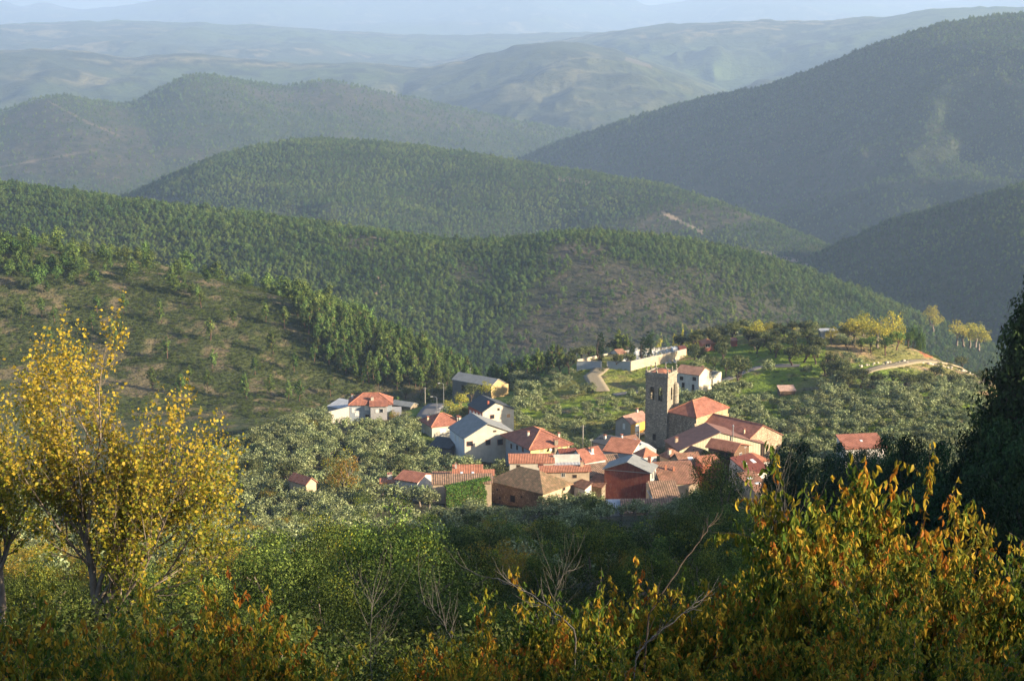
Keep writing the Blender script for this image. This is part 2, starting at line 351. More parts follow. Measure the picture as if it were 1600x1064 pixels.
# ------------------------------------------------------------------ the land
def zone_colours(x, y, z, zid):
    px, py = proj(x, y, z)
    n1 = fbm(x / 26, y / 26, 101, 4); n2 = fbm(x / 6, y / 6, 102, 3); n3 = fbm(x / 320, y / 320, 103, 4); n4 = fbm(x / 90, y / 90, 104, 4); n5 = fbm(x / 1200, y / 1200, 105, 4)
    def mx(a, b, t): return a + (b - a) * np.clip(t, 0, 1)[:, None]
    c = lambda *v: np.array(v)[None, :]
    N = len(x); out = np.zeros((N, 3))
    floor = mx(c(.045, .05, .02), c(.08, .065, .03), (n1 - .4) * 4)
    grass = mx(c(.21, .29, .03), c(.31, .29, .07), (n1 - .48) * 7); grass = mx(grass, c(.26, .19, .10), (n2 - .62) * 6)
    maquis = mx(c(.065, .08, .025), c(.17, .135, .075), (.65 * n2 + .35 * n1 - .52) * 8)
    out[:] = floor
    k = np.clip((y - 455) / 25, 0, 1) * np.clip((640 - y) / 8, 0, 1) * (px > 560) ; out = mx(out, grass, k)
    k2 = np.clip((y - 560) / 30, 0, 1) * np.clip((700 - px) / 60, 0, 1) + np.clip((y - 400) / 40, 0, 1) * np.clip((430 - px) / 60, 0, 1) + np.clip((y - 640) / 20, 0, 1); out = mx(out, maquis, k2)
    # dry bank and track on the right of the hill
    k3 = ((px > 1290) & (y > 525) & (y < 660)) * np.clip((n4 - .32) * 6, 0, 1); out = mx(out, mx(c(.27, .25, .07), c(.44, .30, .17), (n2 - .5) * 6), k3)
    k4 = ((px - 1452) ** 2 / 14. ** 2 + (py - 551) ** 2 / 8. ** 2 < 1 + 1.2 * (n2 - .5)) & (y < 700) & (y > 500); out[k4] = (.50, .20, .09)
    k5 = ((px - 1470) ** 2 / 70. ** 2 + (py - 602) ** 2 / 11. ** 2 < 1 + 2 * (n1 - .5)) & (y < 700) & (y > 480); out[k5] = (.22, .155, .11)
    far = zid >= 2
    fl = mx(c(.036, .052, .020), c(.055, .062, .026), (n4 - .45) * 5)
    heath = mx(c(.04, .042, .024), c(.085, .068, .048), (n2 * .5 + n1 * .5 - .45) * 6)
    open_ = heath_mask(px, py, zid, n4)
    fz = mx(fl, heath, open_)
    # beyond five kilometres the fields and woods are patches
    pt = mx(c(.045, .06, .025), c(.20, .17, .09), (n3 - .5) * 6); pt = mx(pt, c(.07, .10, .03), (n5 - .5) * 6)
    pt = mx(pt, c(.022, .034, .014), (n4 * .6 + n3 * .4 - .5) * 9); fz = mx(fz, pt, np.clip((y - 5000) / 2500, 0, 1))
    out[far] = fz[far]
    # bare cuttings of the forest tracks
    for pts, w_, y0, y1 in CUTS:
        dmin = np.full(N, 1e9)
        for (ax, ay), (bx, by) in zip(pts, pts[1:]):
            t = np.clip(((px - ax) * (bx - ax) + (py - ay) * (by - ay)) / ((bx - ax) ** 2 + (by - ay) ** 2), 0, 1)
            dmin = np.minimum(dmin, np.hypot(px - ax - t * (bx - ax), (py - ay - t * (by - ay)) * 1.4))
        m = (dmin < w_ * (.5 + n2)) & (y > y0) & (y < y1); out[m] = (.34, .26, .19) if y1 < 3600 else (.15, .12, .08)
    return out
CUTS = [([(1035, 332), (1060, 345), (1097, 363)], 3.0, 1900, 3200), ([(1160, 388), (1210, 399), (1260, 413)], 2.8, 1200, 3000), ([(876, 279), (918, 286)], 5, 2000, 3500),
        ([(530, 367), (570, 369), (618, 377)], 2.2, 1100, 1800), ([(855, 375), (912, 373)], 1.8, 1100, 1800), ([(590, 432), (600, 446), (588, 458)], 2.2, 1000, 1500),
        ([(75, 158), (130, 188), (185, 212)], 2, 3500, 5000), ([(0, 262), (85, 246), (150, 235)], 2, 3300, 5000), ([(980, 92), (1015, 104)], 3, 6000, 9000)]
def heath_mask(px, py, zid, n):
    """1 where a far slope carries heath and rock instead of pines"""
    m = np.zeros(px.shape)
    def ell(k, cx, cy, rx, ry, s=1.0):
        d = 1 - np.hypot((px - cx) / rx, (py - cy) / ry) + (n - .5) * 1.3
        np.maximum(m, np.clip(d * 2.5, 0, 1) * s * (zid == k), out=m)
    ell(2, 930, 480, 150, 95); ell(2, 900, 395, 75, 24); ell(2, 1060, 440, 90, 30, .7); ell(2, 740, 430, 60, 30, .6); ell(2, 560, 385, 50, 16, .8); ell(2, 1150, 500, 120, 40, .7)
    ell(3, 1080, 345, 130, 26, .8); ell(3, 240, 320, 80, 14, 1); ell(3, 1200, 420, 120, 30, .6)
    ell(5, 1150, 260, 300, 75, .5); ell(5, 1250, 300, 160, 40, .4)
    ell(6, 110, 235, 190, 60, .75); ell(6, 560, 150, 180, 28, .8); ell(6, 60, 180, 80, 26, .8); ell(6, 700, 190, 150, 22, .6)
    return m
def build_terrain():
    az = np.concatenate([np.linspace(-180, -40, 36)[:-1], np.linspace(-40, -21, 60)[:-1], np.linspace(-21, 21, 1100)[:-1], np.linspace(21, 45, 110)[:-1], np.linspace(45, 180, 45)[:-1]])
    ds = np.concatenate([np.linspace(0, 4, 3)[1:-1], np.geomspace(4, 430, 210)[:-1], np.geomspace(430, 1700, 460)[:-1], np.geomspace(1700, 6500, 430)[:-1], np.geomspace(6500, 27500, 260)])
    a = np.radians(az); Vx = np.outer(np.sin(a), ds).ravel(); Vy = np.outer(np.cos(a), ds).ravel()
    z, zid = terrain(Vx, Vy, True)
    col = zone_colours(Vx, Vy, z, zid)
    na, nd = len(az), len(ds)
    i = np.arange(na); j = np.arange(nd - 1); I, J = np.meshgrid(i, j, indexing='ij'); I2 = (I + 1) % na
    q = np.stack([I * nd + J, I * nd + J + 1, I2 * nd + J + 1, I2 * nd + J], -1).reshape(-1, 4)[:, ::-1]
    c0 = len(Vx); V = np.stack([Vx, Vy, z], 1); V = np.vstack([V, [[0, 0, float(terrain(0, 0)[0])]]]); col = np.vstack([col, col[:1]])
    tri = np.stack([np.full(na, c0), i * nd, ((i + 1) % na) * nd], 1)[:, ::-1]
    s = NT("land"); at = s.n("ShaderNodeAttribute", attribute_name="Col")
    v = s.coord(); nn = s.noise(v, .9, 6, .7); nb = s.noise(v, .12, 8, .75)
    a_ = s.mix(s.ramp(nn, [(.3, (0, 0, 0)), (.7, (1, 1, 1))]), s.mix(1.0, at.outputs[0], (.62, .62, .62), 'MULTIPLY'), s.mix(1.0, at.outputs[0], (1.35, 1.33, 1.25), 'MULTIPLY'))
    a_ = s.mix(s.math('MULTIPLY', s.ramp(nb, [(.5, (0, 0, 0)), (.62, (1, 1, 1))]), .4), a_, s.mix(1.0, at.outputs[0], (.45, .55, .45), 'MULTIPLY'))
    nf = s.noise(v, .022, 7, .7); nfm = s.math('MULTIPLY', s.ramp(nf, [(.46, (0, 0, 0)), (.56, (1, 1, 1))]), .5); a_ = s.mix(nfm, a_, s.mix(1.0, at.outputs[0], (.38, .5, .42), 'MULTIPLY'))
    s.bump(s.math('ADD', nb, s.math('MULTIPLY', nf, 5.0)), .9, 5.0); s.base(a_, .95)
    me = mesh_np("ground", V, [q, tri], s.m, col, smooth=True)
    o = link("ground", me); tag(o, kind="structure"); return o, float(z.min()), float(z.max())
land, ZMIN, ZMAX = build_terrain()
print("terrain z", ZMIN, ZMAX)
def strip(name, pts, width, mat, lift=.12):
    """a ribbon on the ground through photo points (px, py, D) -> structure"""
    w = [P(*p) for p in pts]; q = []
    for i in range(len(w) - 1):
        for t in np.linspace(0, 1, 9)[: None if i == len(w) - 2 else -1]: q.append(w[i].lerp(w[i + 1], t))
    L = np.array([(p.x, p.y) for p in q]); d = np.gradient(L, axis=0); d /= np.linalg.norm(d, axis=1)[:, None] + 1e-9
    n = np.stack([-d[:, 1], d[:, 0]], 1); V = []
    ks = np.linspace(-.5, .5, 5)
    for k in ks:
        p = L + n * k * width; V.append(np.column_stack([p, terrain(p[:, 0], p[:, 1]) + lift]))
    zmx = np.max([v[:, 2] for v in V], 0)
    for v in V: v[:, 2] = .25 * v[:, 2] + .75 * zmx
    m = len(L); V = np.vstack(V); Fq = []
    for a in range(4):
        for b in range(m - 1): Fq.append((a * m + b, a * m + b + 1, (a + 1) * m + b + 1, (a + 1) * m + b))
    # skirts so that the ribbon has a thickness
    base = len(V); lo = V.copy(); lo[:, 2] -= .6; V = np.vstack([V, lo])
    for b in range(m - 1):
        Fq.append((b, b + base, b + 1 + base, b + 1)); e = 4 * m; Fq.append((e + b, e + b + 1, e + b + 1 + base, e + b + base))
    o = link(name, mesh_np(name, V, [np.array(Fq)], mat)); return tag(o, kind="structure")
asphalt = m_plain("asphalt", (.16, .15, .15), .9, 0, .3); track = m_plain("track_earth", (.28, .23, .15), .95, 0, .35); concrete = m_plain("concrete", (.40, .36, .31), .9, 0, .25)
strip("road", [(660, 668, 495), (664, 650, 512), (672, 640, 528), (686, 632, 545), (700, 628, 556)], 7.0, asphalt)
strip("road", [(1250, 560, 556), (1190, 556, 560), (1130, 566, 548), (1076, 569, 545), (1020, 576, 542), (960, 584, 536)], 3.2, asphalt)
strip("path", [(940, 583, 540), (925, 574, 560), (940, 572, 570)], 6, track)
strip("path", [(1560, 552, 600), (1500, 556, 590), (1462, 560, 575), (1420, 563, 562), (1350, 566, 545)], 4, track)
# ------------------------------------------------------------------ plants
def leaf_cloud(rng, C, N_, size, cols, asp=.55, jit=.5, droop=0.0, fold=False):
    """leaves as small folded lozenges: centres C, outward normals N_"""
    n = len(C); d = rng.normal(size=(n, 3)); d = N_ * (1 - jit) + d * jit; d /= np.linalg.norm(d, axis=1)[:, None] + 1e-9
    a = np.cross(d, rng.normal(size=(n, 3))); a[:, 2] -= droop * np.linalg.norm(a, axis=1); a /= np.linalg.norm(a, axis=1)[:, None] + 1e-9
    b = np.cross(a, d); b /= np.linalg.norm(b, axis=1)[:, None] + 1e-9
    s = size * rng.uniform(.65, 1.35, n)[:, None]
    V = np.stack([C - a * s * .5, C + b * s * asp * .5 + d * s * .08, C + a * s * .5, C - b * s * asp * .5 + d * s * .08], 1).reshape(-1, 3)
    return V, np.arange(4 * n).reshape(n, 4), np.repeat(cols, 4, 0)
def pick(rng, n, pal, jit=.15):
    pal = np.array(pal, float); i = rng.integers(0, len(pal), n); t = rng.uniform(0, 1, n)[:, None]; j = rng.integers(0, len(pal), n)
    c = pal[i] * (1 - t) + pal[j] * t; return c * rng.uniform(1 - jit, 1 + jit, n)[:, None]
def clumps(rng, n, rad, c0, surf=.55, low=-.55, cr=.3, shape=None):
    """clump centres through the crown's volume, most of them near its skin"""
    v = rng.normal(size=(n * 3, 3)); v /= np.linalg.norm(v, axis=1)[:, None]; v = v[v[:, 2] > low][:n]
    r = rng.uniform(0, 1, len(v)) ** surf
    c = v * r[:, None]
    if shape is not None: c[:, :2] *= shape(v)[:, None]
    c = c * (1 + (rng.uniform(size=(len(v), 1)) - .5) * .35)
    return c * np.array(rad) + np.array(c0), v, cr * rng.uniform(.65, 1.4, len(v))
def crown_mesh(name, seed, rad, c0, nclump, per, size, pal, mat, cr=.3, surf=.5, low=-.55, asp=.55, jit=.55, flat=.8, tone=.25, shape=None, pal2=None, f2=0):
    rng = np.random.default_rng(seed); C, v, rr = clumps(rng, nclump, rad, c0, surf, low, cr, shape); n = len(C)
    d = rng.normal(size=(n, per, 3)); d /= np.linalg.norm(d, axis=2)[..., None]
    q = d * (rng.uniform(0, 1, (n, per, 1)) ** .25) * rr[:, None, None]; q[..., 2] *= flat
    pts = (C[:, None] + q).reshape(-1, 3); cols = pick(rng, n * per, pal)
    if pal2 is not None:
        k = np.repeat(rng.uniform(size=n) < f2, per); cols[k] = pick(rng, k.sum(), pal2)
    cols *= np.repeat(1 + (rng.uniform(size=n) - .5) * 2 * tone, per)[:, None]
    nn = (d * .8 + v[:, None] * .5).reshape(-1, 3)
    V, Fq, cc = leaf_cloud(rng, pts, nn, size, cols, asp, jit); return mesh_np(name, V, [Fq], mat, cc), C
def tubes(branches, sides=5):
    Vs = []; Fs = []; o = 0
    for pts, rad in branches:
        pts = np.asarray(pts, float); n = len(pts); t = np.gradient(pts, axis=0); t /= np.linalg.norm(t, axis=1)[:, None] + 1e-9
        ref = np.where(np.abs(t[:, 2:3]) > .9, np.array([[1., 0, 0]]), np.array([[0, 0, 1.]])); a = np.cross(t, ref); a /= np.linalg.norm(a, axis=1)[:, None] + 1e-9; b = np.cross(t, a)
        an = np.arange(sides) * 2 * np.pi / sides
        V = pts[:, None] + np.asarray(rad)[:, None, None] * (np.cos(an)[None, :, None] * a[:, None] + np.sin(an)[None, :, None] * b[:, None])
        Vs.append(V.reshape(-1, 3)); i, j = np.meshgrid(np.arange(n - 1), np.arange(sides), indexing='ij'); j2 = (j + 1) % sides
        Fs.append(np.stack([o + i * sides + j, o + i * sides + j2, o + (i + 1) * sides + j2, o + (i + 1) * sides + j], -1).reshape(-1, 4)); o += n * sides
    return np.vstack(Vs), np.vstack(Fs)
def bend(rng, a, b, n=5, w=.12):
    a, b = np.array(a, float), np.array(b, float); t = np.linspace(0, 1, n)[:, None]; L = np.linalg.norm(b - a)
    p = a + (b - a) * t; p[1:-1] += rng.normal(size=(n - 2, 3)) * w * L * .4; return p
def trunk_mesh(name, seed, h, r, mat, C, fork=.45, nlimb=7, lean=.1):
    rng = np.random.default_rng(seed); top = np.array([rng.normal() * lean * h, rng.normal() * lean * h, h * fork]); m = bend(rng, (0, 0, -.6), top, 5, .1)
    br = [(m, np.linspace(r * 1.25, r * .8, 5))]; idx = rng.choice(len(C), min(nlimb, len(C)), replace=False)
    for i in idx:
        br.append((bend(rng, top - [0, 0, h * .04], C[i], 5, .14), np.linspace(r * .55, r * .12, 5)))
    V, Fq = tubes(br, 6); return mesh_np(name, V, [Fq], mat, smooth=True)

leafm = m_leaf("foliage", .25, .012, .42); olive_m = m_leaf("olive_foliage", .2, .015, .3, .5, .95, spec=.15); pine_m = m_leaf("pine_needles", .12, .02, .38, .7, patch=True); autumn_m = m_leaf("autumn_leaves", .4, .012, .2, .5)
bark = m_bark("bark", (.25, .20, .155)); palebark = m_bark("pale_bark", (.42, .38, .33)); darkbark = m_bark("dark_bark", (.085, .06, .045)); pinebark = m_bark("pine_bark", (.17, .10, .07))
OLIVE = [(.125, .15, .048), (.22, .25, .10), (.07, .09, .028), (.30, .33, .16)]
OAK = [(.065, .085, .03), (.10, .115, .045), (.035, .05, .018), (.15, .15, .06)]
GREEN = [(.032, .058, .012), (.058, .09, .018), (.018, .032, .008), (.12, .155, .035)]
YG = [(.24, .27, .03), (.34, .30, .03), (.13, .18, .03)]
GOLD = [(.62, .40, .03), (.50, .34, .04), (.72, .42, .02), (.36, .33, .05)]
RUST = [(.38, .22, .03), (.30, .20, .03), (.20, .17, .03), (.14, .14, .03)]
PINE = [(.055, .098, .024), (.09, .14, .032), (.03, .055, .016), (.14, .19, .045)]
class Kind:
    """one plant in metres, a few variants: crown and trunk meshes that every copy shares"""
    def __init__(s, name, cat, h, variants): s.name, s.cat, s.h, s.v, s.items = name, cat, h, variants, []
    def place(s, x, y, scale, rz, wide=1.0, z=None, label=None, group=None):
        i = len(s.items); cr, tr = s.v[i % len(s.v)] if len(s.v) > 1 else s.v[0]
        r = bpy.data.objects.new(s.name, None); COL.objects.link(r); r.empty_display_size = .3
        r.location = (x, y, T(x, y) if z is None else z); r.rotation_euler = (0, 0, rz); r.scale = (scale * wide, scale * wide, scale)
        for n, d in (("crown", cr), ("trunk", tr)):
            if d is not None: link(n, d, r)
        tag(r, label, s.cat, group); s.items.append(r); return r
def kind(name, cat, h, r, nclump, per, size, pal, mat, bk, nvar=3, seed=1, fork=.4, c0=None, rz_=None, tr=.05, **kw):
    vs = []
    for k in range(nvar):
        rz2 = (rz_ or h * .36); me, C = crown_mesh(name + "_crown", seed * 50 + k, (r, r, rz2), (0, 0, c0 or h - rz2), nclump, per, size, pal, mat, **kw)
        vs.append((me, trunk_mesh(name + "_trunk", seed * 50 + k, h, h * tr, bk, C, fork)))
    return Kind(name, cat, h, vs)
olive = kind("olive_tree", "olive tree", 4.6, 2.4, 34, 26, .46, OLIVE, olive_m, bark, 4, 1, .3, cr=.8, surf=.35, low=-.3, jit=.35, asp=.55, tone=.28)
oak = kind("holm_oak", "oak tree", 7.0, 3.6, 50, 30, .48, OAK, leafm, darkbark, 3, 2, .35, cr=.95, surf=.35, low=-.2, jit=.3, tone=.3)
green = kind("leafy_tree", "tree", 10, 4.6, 48, 250, .21, GREEN + [(.19, .24, .05)], leafm, bark, 3, 3, .3, rz_=4.2, cr=1.5, surf=.22, low=-.4, jit=.33, tone=.42, pal2=YG, f2=.04)
rusty = kind("autumn_tree", "tree", 5, 2.6, 70, 36, .2, RUST, autumn_m, bark, 3, 4, .3, rz_=2.2, cr=.6, surf=.5, jit=.7, tone=.25, pal2=YG, f2=.2)
golden = kind("golden_tree", "tree", 6, 2.6, 40, 26, .38, [(.42, .36, .05), (.52, .42, .06), (.25, .25, .05), (.34, .34, .08)], autumn_m, bark, 3, 5, .3, rz_=2.5, cr=.75, jit=.7, tone=.2)
roundp = kind("round_pine", "pine tree", 6, 3.2, 60, 34, .32, [(.06, .12, .025), (.09, .16, .03), (.04, .08, .02)], pine_m, pinebark, 2, 6, .4, rz_=2.0, cr=.7, surf=.25, low=-.1, jit=.5, tone=.2)
cone = lambda v: np.clip((1.15 - (v[:, 2] + 1) / 2) * 1.7, .2, 1)
pine = kind("pine_tree", "pine tree", 8, 1.9, 40, 26, .46, PINE, pine_m, pinebark, 4, 7, .8, rz_=3.2, tr=.02, cr=.66, surf=.4, low=-.98, jit=.3, tone=.25, shape=cone)
cypress = kind("cypress_tree", "cypress", 9, 1.0, 130, 22, .26, [(.018, .035, .012), (.028, .048, .015), (.012, .024, .009)], leafm, darkbark, 2, 8, .5, rz_=4.4, tr=.02, cr=.34, surf=.3, low=-.98, jit=.5, tone=.2)
bush = kind("shrub", "shrub", 2.2, 1.4, 22, 26, .2, GREEN + [(.12, .13, .04)], leafm, bark, 3, 9, .3, cr=.5, jit=.7, tone=.3)
conifer = kind("dark_conifer", "conifer", 20, 5.2, 640, 60, .34, [(.035, .06, .02), (.05, .085, .025), (.022, .04, .014)], pine_m, darkbark, 2, 10, .6, rz_=9.4, tr=.02, cr=1.0, surf=.35, low=-.98, jit=.3, tone=.3, shape=lambda v: np.clip((1.1 - (v[:, 2] + 1) / 2) * 1.5, .15, 1))
nearpine = kind("shaded_pine", "pine tree", 12, 4.4, 200, 60, .34, [(.03, .065, .022), (.05, .09, .03), (.022, .045, .016)], pine_m, darkbark, 2, 11, .6, rz_=5.4, tr=.025, cr=1.0, surf=.35, low=-.9, jit=.3, tone=.3)

LAND = []     # landmarks (px, py, words) that labels are written from
def ordn(k):
    return {1: "closest", 2: "second closest", 3: "third closest", 4: "fourth closest", 5: "fifth closest", 6: "sixth closest"}.get(k, "%d%s closest" % (k, "th" if 10 <= k % 100 <= 20 else {1: "st", 2: "nd", 3: "rd"}.get(k % 10, "th")))
def label_all(items, noun, group, adj=lambda o: ""):
    """each plant is told by the landmark nearest to it, the side it stands on and its rank from there"""
    cells = {}
    for o in items:
        x, y, z = o.location; px, py = proj(x, y, z + 2)
        L = min(range(len(LAND)), key=lambda i: math.hypot(px - LAND[i][0], (py - LAND[i][1]) * 1.6)); dx, dy = px - LAND[L][0], (py - LAND[L][1]) * 1.6
        side = ("right of" if dx > 0 else "left of") if abs(dx) > abs(dy) else ("below" if dy > 0 else "beyond")
        cells.setdefault((L, side), []).append((math.hypot(dx, dy), o))
    for (L, side), v in cells.items():
        v.sort(key=lambda p: p[0])
        for k, (d, o) in enumerate(v): tag(o, "%s%s %s the %s, %s to it" % (adj(o), noun, side, LAND[L][2], ordn(k + 1)), None, group)

# grow(): woody skeletons for the trees close to the viewpoint
def grow(rng, p, d, L, r, depth, P_, out, tips, up=.25):
    n = 6; pts = [np.array(p, float)]; rad = [r]; d = np.array(d, float); d /= np.linalg.norm(d); r1 = r * P_["taper"]
    for i in range(n):
        d = d + rng.normal(size=3) * P_["wob"] + np.array([0, 0, up * P_["trop"]]); d /= np.linalg.norm(d)
        pts.append(pts[-1] + d * L / n); rad.append(r + (r1 - r) * (i + 1) / n)
        if depth > 0 and i >= P_["from"]:
            for _ in range(P_["kids"] if rng.uniform() < P_["prob"] else 0):
                s = rng.normal(size=3); s -= d * s.dot(d); s /= np.linalg.norm(s); a = P_["ang"] * rng.uniform(.6, 1.3)
                grow(rng, pts[-1], d * math.cos(a) + s * math.sin(a), L * P_["len"] * rng.uniform(.65, 1.15), rad[-1] * .6, depth - 1, P_, out, tips, up)
    if depth > 0: grow(rng, pts[-1], d, L * .7, rad[-1], depth - 1, P_, out, tips, up)
    out.append((np.array(pts), np.array(rad)))
    if depth <= P_["leafdepth"]: tips.append((np.array(pts), depth))
# ------------------------------------------------------------------ buildings
WHITE = m_plaster("white_plaster", (.58, .55, .50), .3); CREAM = m_plaster("cream_plaster", (.56, .50, .40), .25); YELLOW = m_plaster("yellow_plaster", (.68, .53, .24), .12); ORANGEW = m_plaster("ochre_plaster", (.62, .33, .07), .15)
GREYW = m_plaster("grey_render", (.34, .33, .33), .2); BLUEW = m_plaster("blue_grey_shade_render", (.30, .34, .38), .2); BUFF = m_plaster("buff_plaster", (.50, .38, .26), .35); OCHREB = m_plaster("ochre_block", (.52, .36, .17), .3)  # the blue-grey also carries the painted shade of walls turned from the sun
RUBBLE = m_stone("rubble_stone", (.20, .155, .11), (.33, .27, .19), (.42, .35, .26)); ASHLAR = m_stone("tower_stone", (.26, .225, .17), (.34, .295, .22), (.42, .37, .28), 1.5, 2.2); BARNW = m_stone("barn_stone", (.20, .12, .07), (.30, .185, .10), (.37, .24, .14), 1.9)
BRICK = m_brick("hollow_brick"); TIMBER = m_plain("timber", (.17, .10, .06), .85, 0, .5); REDTRIM = m_plain("red_trim", (.32, .09, .06), .7)
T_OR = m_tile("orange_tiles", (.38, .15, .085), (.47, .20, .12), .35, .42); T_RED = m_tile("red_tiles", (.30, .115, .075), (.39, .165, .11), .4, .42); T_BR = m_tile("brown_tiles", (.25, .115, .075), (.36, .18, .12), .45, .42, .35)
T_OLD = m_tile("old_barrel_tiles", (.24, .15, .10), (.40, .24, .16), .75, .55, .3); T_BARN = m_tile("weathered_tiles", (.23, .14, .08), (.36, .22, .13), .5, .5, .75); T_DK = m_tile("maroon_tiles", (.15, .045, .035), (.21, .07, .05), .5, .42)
S_GREY = m_sheet("fibre_cement", (.25, .255, .25)); S_DARK = m_sheet("dark_slate_sheet", (.075, .08, .085)); S_PALE = m_sheet("pale_sheet", (.45, .46, .48)); CORR = m_sheet("cream_corrugated", (.56, .52, .36), .8); S_BROWN = m_sheet("brown_sheet", (.25, .13, .10))
PANE = NT("window_glass").base((.02, .024, .03), .12); SHUT = m_plain("shutter_white", (.72, .70, .66), .6); SHUTO = m_plain("shutter_tan", (.55, .33, .16), .6); FRAMEW = m_plain("frame_white", (.70, .68, .64), .5); FRAMER = m_plain("frame_red", (.30, .10, .07), .6); DARKHOLE = m_plain("dark_hole_and_bars", (.03, .022, .018), .9); METAL = m_plain("grey_metal", (.42, .42, .43), .45, .7)  # the near-black tone also stands in for the shade inside openings

